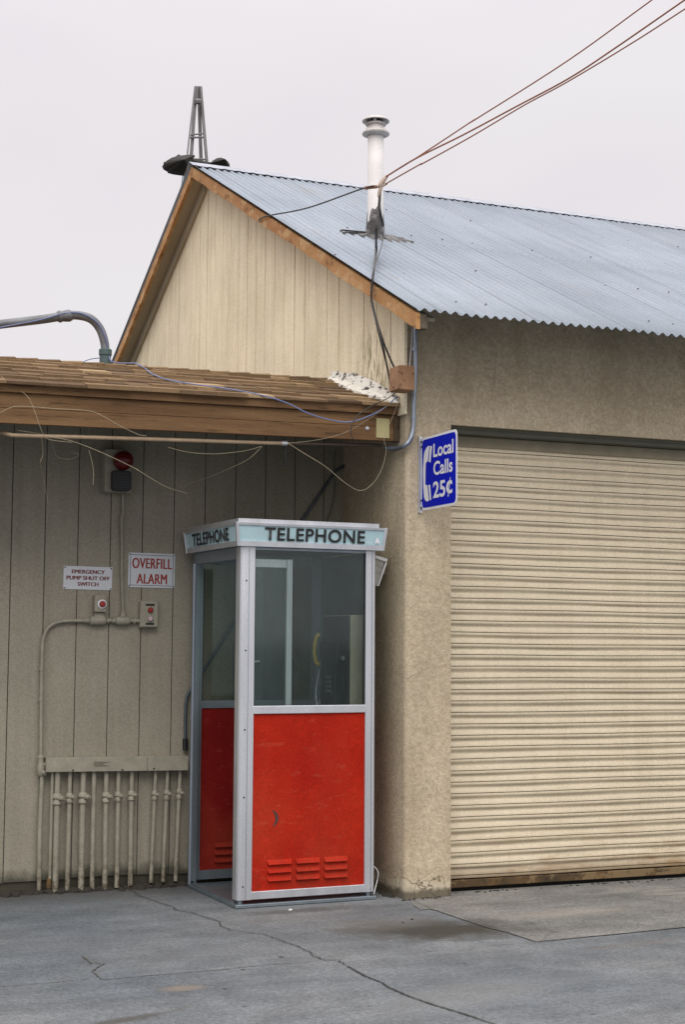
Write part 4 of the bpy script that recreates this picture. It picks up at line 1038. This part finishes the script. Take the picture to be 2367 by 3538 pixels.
m = MB(); slab(m, a.x - .002, xm - .003, YL - .0925, YL - .0855, .001); m.build('cover', 'painted', tr, .002)
m = MB(); slab(m, xm + .003, b.x + .002, YL - .0925, YL - .0855, .001); m.build('cover', 'painted', tr, .002)
m = MB(); c = W(234, 1748, .09)
m.add([(c.x - .05, YL - .0935, c.z + .018), (c.x + .06, YL - .0935, c.z + .012), (c.x + .0, YL - .0935, c.z), (c.x + .05, YL - .0935, c.z - .014), (c.x - .045, YL - .0935, c.z - .016), (c.x - .055, YL - .0935, c.z)], [(0, 1, 2), (2, 3, 4), (0, 2, 4, 5)])
m.build('peeled_label', simple('peeled_label_edge', (.17, .15, .11), .8), tr)
for (xx, yy) in ((167, 1762), (280, 1761), (352, 1758)):
    c = W(xx, yy, .0925); m = MB(); m.lathe([(.005, 0), (.005, .004)], (c.x, YL - .0926, c.z), 8, (0, -1, 0)); m.build('screw', 'black', tr)

# vertical pipes under the trough: each its own thing
dd = .055
def vpipe(px_top, px_bot, y_bot, r, seal, label, y_top=1764):
    T_, Bt = wp(px_top, y_top, dd), wp(px_bot, y_bot, dd)
    t = thing('conduit_pipe', label, 'pipe', (Bt.x, YL - dd, 0), 'painted pipes rising from the ground into the trough')
    def at(yy): f = (yy - y_top) / (y_bot - y_top); return T_.lerp(Bt, f)
    if seal:
        ys1, ys2 = seal
        m = MB(); m.tube([at(y_top - 3), at(ys1)], r * .92, 12); m.build('upper_pipe', 'painted', t, smooth=True)
        p1, p2 = at(ys1), at(ys2); Ls = (p1 - p2).length
        m = MB(); m.lathe([(r * 1.15, 0), (r * 1.5, .006), (r * 1.5, .02), (r * 1.1, .03), (r * 1.05, Ls * .5), (r * 1.55, Ls * .6), (r * 1.6, Ls * .75), (r * 1.3, Ls * .9), (r * 1.1, Ls)], p2, 14, p1 - p2)
        c = p1.lerp(p2, .45)
        m.lathe([(r * .85, 0), (r * .85, r * 2.3), (r * .55, r * 2.5), (r * .55, r * 2.9)], c, 12, (.55, -.8, .1)); m.build('sealing_fitting', 'painted', t, smooth=True)
        m = MB(); m.tube([at(ys2), at(y_bot)], r, 12); m.build('lower_pipe', 'painted', t, smooth=True)
    else:
        m = MB(); m.tube([at(y_top - 3), at(y_bot)], r, 12); m.build('pipe', 'painted', t, smooth=True)
        
    return t
PX = [(132, 126, 2043, .019, (1815, 1842), 'first and thickest fitted pipe under the trough, left end'),
      (160.5, 153.5, 2040, .0145, (1814, 1838), 'second fitted pipe from the left end of the trough'),
      (191, 185, 2039, .019, (1812, 1839), 'third fitted pipe under the trough, one of the thick ones'),
      (215.5, 210.5, 2035, .0145, None, 'plain pipe without fitting, under the label on the trough'),
      (243.5, 239.5, 2034, .0165, (1812, 1837), 'fitted pipe just right of the plain one under the trough'),
      (271.5, 267, 2030, .0145, (1811, 1835), 'middle pipe of the three right of the plain one'),
      (302, 298, 2026, .0155, (1809, 1832), 'fitted pipe left of the gap in the row of pipes'),
      (356.5, 345.5, 2019, .0125, (1808, 1832), 'thin fitted pipe right of the gap in the row'),
      (384, 373, 2017, .0130, (1806, 1831), 'thin fitted pipe, middle of the last three'),
      (412.5, 401.5, 2015, .0130, (1804, 1829), 'last thin fitted pipe, nearest the booth')]
for q in PX: vpipe(*q)
vpipe(120, 113.5, 2018, .0095, None, 'thinnest pipe, with a rusty end, at the left edge of the trough')
# the outer left riser with its tee
t = thing('riser_pipe', 'painted riser with a tee fitting left of the wiring trough', 'pipe', (W(90, 2040).x, YL - .04, 0))
m = MB(); m.tube([wp(96, 1775, .04), wp(91, 1900, .04), wp(89, 2040, .04)], .0135, 12); m.build('pipe', 'painted', t, smooth=True)
m = MB(); p1, p2 = wp(94, 1776, .04), wp(93.5, 1727, .04)
m.lathe([(.014, 0), (.02, .006), (.023, .03), (.024, .06), (.018, .075), (.017, .1), (.02, .115), (.014, .125)], p1, 14, p2 - p1); m.tube([wp(94, 1752, .04), wp(106, 1748, .04)], .014, 10); m.tube([wp(96, 1763, .04), wp(103, 1770, .075)], .012, 10); m.build('tee_fitting', 'painted', t, smooth=True)
# pipe straps rust stub
P = wp(112, 2020, dd); m = MB(); m.lathe([(.016, 0), (.016, .03), (.011, .06)], (P.x, P.y, .03), 10); tag(m.build('pipe_stub', 'rust', smooth=True), 'rusty stub in the soil under the thinnest pipe', 'pipe stub')

# conduit under the eave
ec = thing('eave_conduit', 'thin tan conduit running just under the brown fascia', 'conduit', ony(400, 1004, 8.42))
E_ = lambda x, y, Y=8.42: ony(x, y, Y)
m = MB(); m.tube(smoothpath([E_(-12, 986, 8.7), E_(4, 990, 8.5), E_(22, 995), E_(45, 997), E_(200, 1001), E_(400, 1007), E_(600, 1013.5), E_(648, 1014.5)], 4), .0115, 10); m.build('conduit', 'tanpipe', ec, smooth=True)
m = MB(); m.tube([E_(648, 1014.7), E_(760, 1017), E_(872, 1020, 8.44)], .0105, 10); m.build('conduit', simple('dark_brown_pipe', (.07, .05, .035), .6), ec, smooth=True)
m = MB(); m.lathe([(.016, 0), (.016, .035)], E_(644, 1014.2), 12, E_(672, 1015.4) - E_(644, 1014.2)); m.build('coupling', 'alu', ec)
m = MB(); m.tube(smoothpath([E_(652, 1007), E_(654, 1025), E_(653, 1045), E_(655, 1068)], 4), .006, 6); m.build('hanging_tie', 'black', ec)

# corner conduit: down the gable corner, bend back under the fascia
cc = thing('corner_conduit', 'grey steel conduit down the building corner and bending under the eave', 'conduit', ony(950, 900, YA - .03))
m = MB(); Yc = YA - .03
m.tube(smoothpath([ony(950.5, 748, Yc), ony(951, 800, Yc), ony(950, 860, Yc), ony(947.5, 920, Yc), ony(946.5, 960, Yc), ony(945, 985, Yc), ony(938, 1008, Yc), ony(925, 1021, Yc + .02), ony(905, 1027, Yc + .12), ony(880, 1024, Yc + .2)], 5), .0145, 12); m.build('conduit', 'steel', cc, smooth=True)
for yy in (800, 900, 955):
    c = ony(949.5 if yy < 900 else 947, yy, Yc); m = MB(); m.lathe([(.018, -.012), (.018, .012)], c, 12); m.build('strap', 'steel', cc)
m = MB(); m.tube(smoothpath([ony(944, 750, Yc + .01), ony(941, 800, Yc + .01), ony(937, 850, Yc), ony(944, 870, Yc)], 4), .003, 6)
m.build('thin_wire', 'white', cc)

# diagonal conduit in the corner behind the booth
dg = thing('diagonal_conduit', 'steel conduit slanting down across the boarded wall behind the booth', 'conduit', W(600, 1350))
m = MB(); m.tube([W(905, 1027), W(830, 1040), W(768, 1078), W(692, 1190), W(600, 1330), W(515, 1456), W(465, 1535), W(436, 1578), W(428, 1592), W(425, 1612), W(424, 1660), W(424, 1712)], .0095, 10); m.build('conduit', simple('dark_steel_conduit', (.09, .11, .125), .4, .5), dg, smooth=True)
m = MB(); m.tube([W(424, 1690), W(424, 1716)], .017, 10); m.build('coupling', 'black', dg)
t = thing('wall_cable', 'thin pale green cable hanging on the boarded wall above the booth', 'cable', W(765, 1100))
m = MB(); m.tube(smoothpath([W(768, 1030), W(765, 1075), W(767, 1115), W(765, 1140), W(756, 1175), W(750, 1195), W(748, 1300)], 4), .005, 6); m.build('cable_run', simple('pale_green_sheath', (.13, .15, .10), .6), t)

# steel riser just left of the booth's back post
t = thing('steel_riser', 'bare steel riser pipe standing between the trough and the booth', 'pipe', W(440, 2025))
m = MB(); m.tube([ony(446, 1290, 9.13), ony(441, 1640, 9.13), ony(434, 2022, 9.13)], .0125, 12); m.build('pipe', 'steel', t, smooth=True)
c = ony(441, 1642, 9.13); m = MB(); m.lathe([(.017, -.012), (.017, .012)], c, 12); m.build('coupling', 'steel', t)

# ================================================================= BOXES, CABLES
P = onx(905, 880, XG - .06)
jb = thing('junction_box', 'brown wooden cable box on the cream siding at the gable corner', 'cable box', (XG - .03, YA + .1, onx(918, 870, XG - .06).z))
c = onx(912, 872, XG - .09); zt1, zb1 = onx(912, 842, XG - .09).z, onx(912, 897, XG - .09).z
ya_, yb_ = onx(923, 870, XG - .10).y, onx(901, 870, XG - .10).y
m = MB(); m.box(XG - .125, XG - .024, ya_, yb_, zb1, zt1); m.build('box', 'brownbox', jb, .004)
m = MB(); m.box(XG - .13, XG - .1255, ya_ + .003, yb_ - .003, zb1 + .004, zt1 - .004); m.build('cover', 'brownbox', jb, .001)
m = MB(); m.lathe([(.005, 0), (.005, .004)], (XG - .1301, (ya_ + yb_) / 2, zb1 + .02), 8, (-1, 0, 0)); m.build('latch', 'black', jb)

JY = 8.75
J = ony(872, 428, JY)
def wire(name, label, cat, pts, r, mat, group=None, n=6, seg=6):
    m = MB(); m.tube(smoothpath(pts, seg), r * (.52 if mat == 'stem' else 1), n); o = m.build(name, mat, smooth=True); tag(o, label, cat, group); return o
far = lambda x, y: ony(x, y, 7.4)
wire('service_wire', 'uppermost of the rusty brown overhead wires crossing the sky', 'wire', [ony(884, 405, JY), ony(960, 358, 8.6), ony(1083, 277, 8.4), ony(1089, 274, 8.38), ony(1300, 140, 8.0), ony(1490, 3, 7.6), ony(1700, -150, 7.2)], .0042, 'rustcable', 'overhead service wires')
wire('service_wire', 'middle overhead wire, crossing the lowest one in the sky', 'wire', [ony(884, 405, JY - .01), ony(955, 362, 8.58), ony(1060, 310, 8.4), ony(1180, 246, 8.2), ony(1300, 182, 7.98), ony(1400, 117, 7.76), ony(1568, 1, 7.4), ony(1750, -125, 7.0)], .0055, 'rustcable', 'overhead service wires')
wire('service_wire', 'lowest of the brown overhead wires, ending in the twisted splice', 'wire', [ony(880, 424, JY), ony(893, 416, 8.72), ony(962, 377, 8.55), ony(970, 374, 8.54), ony(1080, 313, 8.3), ony(1200, 242, 8.1), ony(1300, 188, 7.9), ony(1450, 98, 7.6), ony(1568, 22, 7.35), ony(1750, -95, 7.0)], .0045, 'rustcable', 'overhead service wires')
sp_ = thing('wire_splice', 'twisted pale splice where the overhead wires meet in front of the flue', 'splice', J)
m = MB(); m.tube([ony(868, 427, JY), ony(876, 416, JY), ony(886, 404, JY)], [.013, .016, .010], 8); m.tube([ony(862, 428, JY), ony(872, 427, JY), ony(886, 421, JY)], [.009, .012, .007], 8)
m.tube([ony(872, 430, JY), ony(868, 445, JY), ony(866, 452, JY)], [.012, .012, .006], 8)
m.build('clamp', simple('rust_stained_clamp', (.36, .28, .22), .7), sp_, smooth=True)
RK = onx(592, 504, XR - .01)
m = MB(); gw = wire('guy_wire', 'dark guy wire from the splice down to the orange rake board', 'wire', [ony(870, 428, JY), ony(835, 431, JY + .1), (ony(835, 431, JY + .1) + RK) / 2 + Vector((0, 0, -.02)), onx(612, 495, XR - .01), RK], .0052, 'cable')
m = MB(); m.tube([ony(862, 428.5, JY), ony(836, 431, JY + .1)], .011, 8); tag(m.build('insulator', simple('rust_brown_insulator', (.26, .12, .07), .6), smooth=True), 'short rusty insulator on the guy wire beside the flue', 'insulator')
def Rk(x, y, o_=.02): return onx(x, y, XR - o_)
def Rf(x, y): return roofhit(x, y) + Vector((-.01, -.05, .05))
drops = [([ony(870, 432, JY), ony(866, 480, 8.75), ony(860, 530, 8.73), Rf(856, 590), Rf(851, 640), Rk(850, 662), Rk(851, 685), Rk(857, 715), Rk(868, 755), Rk(880, 810, -.01), onx(888, 850, XG - .05), onx(895, 895, XG - .05)], .0058, 'cable', 'leftmost dark drop cable over the roof and gable siding'),
         ([ony(871, 432, JY), ony(868, 480, 8.75), ony(862, 540, 8.73), Rf(858, 600), Rf(852, 642), Rk(851, 664), Rk(850, 690), Rk(858, 722), Rk(869, 756), Rk(882, 795, -.01), onx(905, 848, XG - .1)], .0058, 'cable', 'right-hand dark drop cable ending at the top of the brown box'),
         ([ony(872, 432, JY), ony(870, 500, 8.75), Rf(873, 560), Rf(868, 590), Rf(856, 625), Rf(850, 645), Rk(849, 664), Rk(852, 700), Rk(862, 745), Rk(873, 790, -.01), onx(888, 850, XG - .07), onx(899, 885, XG - .06)], .0036, 'cable', 'thin loose drop cable bowed out beside the others over the roof')]
for p_, r0, mt, lb in drops: wire('drop_cable', lb, 'cable', p_, r0, mt, 'drop cables')
wire('cut_cable', 'short stiff black cable end pointing down at the flue foot', 'cable', [ony(868, 440, JY), ony(870, 478, JY), ony(877, 519, JY + .05)], .0062, 'black')
wire('blue_cable', 'blue-grey cable draped along the brown shingles to the white roof cement', 'cable',
     [ony(310, 832, 9.5), ony(330, 842, 9.3), ony(350, 857, 9.0), ony(400, 873, 8.7), ony(520, 890, 8.45), ony(600, 905, 8.33), ony(660, 924, 8.325), ony(700, 944, 8.32), ony(750, 960, 8.32), ony(800, 966, 8.32), ony(850, 950, 8.32), ony(885, 930, 8.33), onx(908, 908, XG - .05)], .0042, 'bluecable')
wire('blue_cable', 'dark blue loop of cable hanging at the fascia end near the pale patch', 'cable',
     [onx(905, 900, XG - .05), ony(885, 913, 8.33), ony(850, 930, 8.31), ony(815, 955, 8.31), ony(803, 985, 8.31), ony(808, 1005, 8.32), ony(820, 1020, 8.36)], .003, 'cable')
# gooseneck
YG = 9.8
gn = thing('gooseneck_pipe', 'grey gooseneck service pipe rising behind the shingle ridge at the left', 'pipe', ony(240, 830, YG))
m = MB(); m.tube(smoothpath([ony(-60, 752, YG), ony(0, 743, YG), ony(100, 731, YG), ony(150, 723, YG), ony(183, 723, YG), ony(210, 732, YG), ony(229, 754, YG), ony(239, 784, YG), ony(241, 810, YG), ony(241, 845, YG)], 6), .029, 14); m.build('pipe', 'greypipe', gn, smooth=True)
m = MB(); a_, b_ = ony(132, 725.5, YG), ony(164, 722.5, YG); m.lathe([(.034, 0), (.041, .012), (.035, .03), (.038, .05), (.041, .075), (.033, (b_ - a_).length)], a_, 16, b_ - a_); m.build('coupling', 'greypipe', gn, smooth=True)
c = ony(241, 815, YG); m = MB(); m.lathe([(.038, -.2), (.038, .0), (.043, .005), (.043, .04), (.036, .045)], c, 16); m.build('weatherhead_collar', simple('green_grey_collar', (.07, .11, .11), .6), gn, smooth=True)
wire('pipe_wire', 'thin blue wire taped along the gooseneck pipe', 'wire', [ony(-40, 757, YG - .04), ony(0, 750, YG - .04), ony(90, 733, YG - .04), ony(150, 717, YG - .035), ony(190, 719, YG - .035), ony(225, 742, YG - .035), ony(243, 780, YG - .035), ony(249, 815, YG - .03), ony(262, 830, YG - .1), ony(310, 832, 9.5)], .0042, 'bluecable')
wire('wire_loop', 'small loop of thin wire beside the gooseneck collar', 'wire', [ony(190, 829, YG), ony(205, 823, YG), ony(225, 820, YG), ony(236, 821, YG)], .003, 'bluecable')

# dry tendrils hanging at the eave
VY = 8.33
def vine(label, pts, r=.0022, Y=VY): return wire('dry_tendril', label, 'vine', [ony(x, y, Y + dy) for x, y, dy in pts], r, 'stem', 'dry tendrils hanging from the eave')
vine('tendril running down over the shingles and fascia at the far left', [(2, 860, .1), (20, 876, .08), (60, 905, 0), (75, 930, -.01), (95, 985, 0), (110, 1005, .02), (165, 1013, .02)])
vine('arched tendril lying across the left of the fascia', [(0, 945, -.0), (25, 933, -.01), (55, 930, -.01), (120, 935, -.01), (205, 941, -.01), (240, 955, -.01), (275, 975, 0), (315, 994, .03), (335, 998, .05)], .0026)
vine('pale tendril zigzagging from the conduit towards the alarm box', [(100, 997, .05), (165, 1010, .02), (235, 1037, .0), (305, 1070, -.0), (325, 1082, 0), (380, 1114, .1), (430, 1130, .3)], .0024)
vine('sagging pale tendril in the middle of the eave', [(385, 1024, .1), (430, 1035, .1), (480, 1039, .1), (520, 1037, .1), (565, 1031, .1), (598, 1022, .05)], .0024)
vine('tendril sweeping down left from the middle of the conduit', [(600, 1022, .05), (570, 1050, .1), (530, 1070, .2), (470, 1095, .4), (400, 1118, .6)])
vine('long looping tendril right of the middle, hanging over the booth', [(660, 1015, .02), (700, 1040, 0), (745, 1068, 0), (790, 1105, 0), (825, 1123, 0), (855, 1105, 0), (875, 1070, 0), (884, 1030, 0), (880, 1000, -.01), (905, 940, -.02), (912, 910, 0)], .0026)
vine('straggling tendril tip dangling below the far left of the conduit', [(95, 1000, .05), (98, 1040, .1), (92, 1060, .1), (98, 1090, .2), (110, 1150, .3)], .0018)
vine('short curled tendril beside the third board groove', [(203, 1030, .1), (210, 1055, .1), (214, 1080, .1), (213, 1110, .1)], .002)
vine('faint tendril across the right fascia towards the pale patch', [(650, 1015, .0), (720, 1008, -.01), (790, 990, -.01), (850, 955, -.01), (885, 930, -.01)], .0018)
vine('looped tendril at the far left under the conduit', [(40, 985, .05), (110, 1000, .1), (130, 1045, .2), (165, 1050, .2), (180, 1040, .2), (160, 1035, .2)], .0016)

# thin wire at the booth's right foot
wire('loose_wire', 'thin pale wire curling out at the booth foot by the stucco pier', 'wire', [onz(856, 2045, .05), ony(862, 2020, 8.36), ony(866, 2000, 8.36), ony(862, 1988, 8.36), ony(856, 1982, 8.36)], .002, 'white')

# ================================================================= TOWER BEHIND
TY = 21.0
def tp(x, y, dy=0): return ony(x, y, TY + dy)
base = tp(448, 430)
tw = thing('steel_tower', 'narrow tapering steel tower with dark round blades behind the roof ridge', 'tower', (base.x, TY, 0))
def z5(x, y): return ((540 + x * .19133) / K, (280 + y * .19133) / K)
apexL, apexR = tp(*z5(715, 110)), tp(*z5(785, 110))
legs = [(z5(700, 105), z5(555, 1380), -.15, .010), (z5(720, 110), z5(630, 1370), .0, .021), (z5(765, 112), z5(808, 1450), .15, .021), (z5(800, 112), z5(915, 1500), .0, .018)]
for (a_, b_, dy, r0) in legs:
    A_, B_ = tp(*a_, dy * .2), tp(*b_, dy); G_ = A_ + (B_ - A_) * (A_.z / (A_.z - B_.z) * .999)
    m = MB(); u = (G_ - A_).normalized(); w0 = r0
    m.hexa([(G_.x - w0, G_.y - w0, G_.z), (G_.x + w0, G_.y - w0, G_.z), (G_.x + w0, G_.y + w0, G_.z), (G_.x - w0, G_.y + w0, G_.z), (A_.x - w0, A_.y - w0, A_.z), (A_.x + w0, A_.y - w0, A_.z), (A_.x + w0, A_.y + w0, A_.z), (A_.x - w0, A_.y + w0, A_.z)])
    m.build('leg', 'tower', tw)
for (p_, q_, rr_) in ((z5(600, 985), z5(850, 955), .012), (z5(590, 1030), z5(850, 1025), .014), (z5(560, 1415), z5(900, 1425), .014), (z5(700, 380), z5(800, 380), .04)):
    m = MB(); m.tube([tp(*p_, -.05), tp(*q_, -.05)], rr_, 6); m.build('cross_brace', 'tower', tw)
def blob(m, outline, y0, th):
    pts = [tp(*z5(*p), y0) for p in outline]; y0 = 0.0; c = sum(pts, Vector()) / len(pts); n = len(pts)
    vs = [p + Vector((0, -th * .3 + y0, 0)) for p in pts] + [p + Vector((0, th * .3 + y0, 0)) for p in pts] + [c + Vector((0, -th + y0, 0)), c + Vector((0, th + y0, 0))]
    fs = []
    for i in range(n):
        j = (i + 1) % n; fs += [(i, j, 2 * n), (n + j, n + i, 2 * n + 1), (i, n + i, n + j, j)]
    m.add(vs, fs)
m = MB(); blob(m, [(130, 1525), (165, 1470), (250, 1420), (360, 1385), (480, 1372), (600, 1362), (665, 1372), (672, 1400), (620, 1425), (640, 1480), (620, 1600), (570, 1700), (470, 1690), (330, 1670), (235, 1645), (225, 1620), (155, 1580)], -.3, .25); m.build('blade', 'towerdark', tw)
m = MB(); blob(m, [(945, 1520), (1000, 1465), (1070, 1425), (1140, 1415), (1210, 1440), (1270, 1490), (1300, 1550), (1290, 1620), (1100, 1640)], -.3, .25); m.build('blade', 'towerdark', tw)
m = MB(); m.tube([tp(*z5(150, 1530), -.3), tp(*z5(620, 1470), -.3), tp(*z5(1250, 1590), -.3)], .05, 6); m.build('hub_shaft', 'towerdark', tw)
m = MB(); m.tube([tp(*z5(350, 1400), -.3), tp(*z5(418, 1350), -.3)], .02, 6); m.build('spike', 'towerdark', tw)
m = MB(); p0_ = tp(*z5(520, 1640), .2); p1_ = tp(*z5(480, 1980), .2); p2_ = p0_ + (p1_ - p0_) * (p0_.z / (p0_.z - p1_.z)); m.tube([p0_, p2_], .035, 8); m.build('leg', 'steel', tw)

# ================================================================= LITTER AND DIRT
m = MB()
def lump(m, c, r, f=1.0):
    n = 6; vs = []
    for j, (rr_, h) in enumerate(((1, 0), (.8, .5), (.3, .9))):
        for k in range(n): a = 2 * math.pi * k / n + random.random() * .4; q = r * rr_ * random.uniform(.7, 1.2); vs.append((c[0] + q * math.cos(a), c[1] + q * math.sin(a), h * r * f))
    m.add(vs, [(j * n + k, j * n + (k + 1) % n, (j + 1) * n + (k + 1) % n, (j + 1) * n + k) for j in range(2) for k in range(n)] + [tuple(range(2 * n, 3 * n))])
x = -.5
while x < XG:
    for _ in range(3): lump(m, (x + random.uniform(-.03, .03), YL - .02 - abs(random.gauss(0, .035)), 0), random.uniform(.008, .036), .9)
    x += .02
y = YA + .1
while y < YL:
    for _ in range(3): lump(m, (XG - .01 - abs(random.gauss(0, .03)), y, 0), random.uniform(.006, .024), .8)
    y += .03
x = XG - .02
while x < JX + 4:
    in_open = x > JX
    if random.random() < (.5 if in_open else 1): lump(m, (x, (YS - .05 if in_open else YA - .005) - abs(random.gauss(0, .02)), 0), random.uniform(.004, .018), .6)
    x += .02
tag(m.build('soil_debris', 'dirt'), 'dark damp soil and grit gathered along the foot of the walls', 'soil', kind='stuff')
# dark soil strip seen under the siding
def litter(name, label, px, py, r, mat, f=.7): m = MB(); P = onz(px, py); lump(m, P, r, f); tag(m.build(name, mat), label, 'litter' if name != 'pebble' else 'pebble', 'bits lying on the concrete')
litter('pebble', 'white pebble lying in front of the booth base', 665, 2082, .012, 'paper')
litter('paper_scrap', 'crumpled white paper scrap at the foot of the left riser pipe', 101, 2036, .03, 'paper', 1.3)
litter('leaf_scrap', 'dark flat scrap on the concrete in front of the roller door', 1215, 2068, .018, 'crack', .15)
litter('leaf_scrap', 'dark flat scrap below the booth along the long crack', 643, 2189, .018, 'crack', .15)
litter('leaf_scrap', 'dark scrap left of the crack in the lower concrete', 556, 2218, .015, 'crack', .15)
litter('leaf_scrap', 'tiny dark scrap in the shaded concrete left of the booth', 300, 2129, .01, 'crack', .15)
litter('leaf_scrap', 'dark scrap near the bottom left of the paving', 514, 2262, .014, 'crack', .15)
litter('pebble', 'dark pebble by the broken foot of the stucco pier', 943, 2104, .010, 'dirt')
litter('pebble', 'dark pebble on the concrete left of the stain', 922, 2111, .008, 'dirt')
litter('paper_scrap', 'small pale scrap on the ground at the foot of the roller door', 1151, 2047, .014, 'paper', .2)
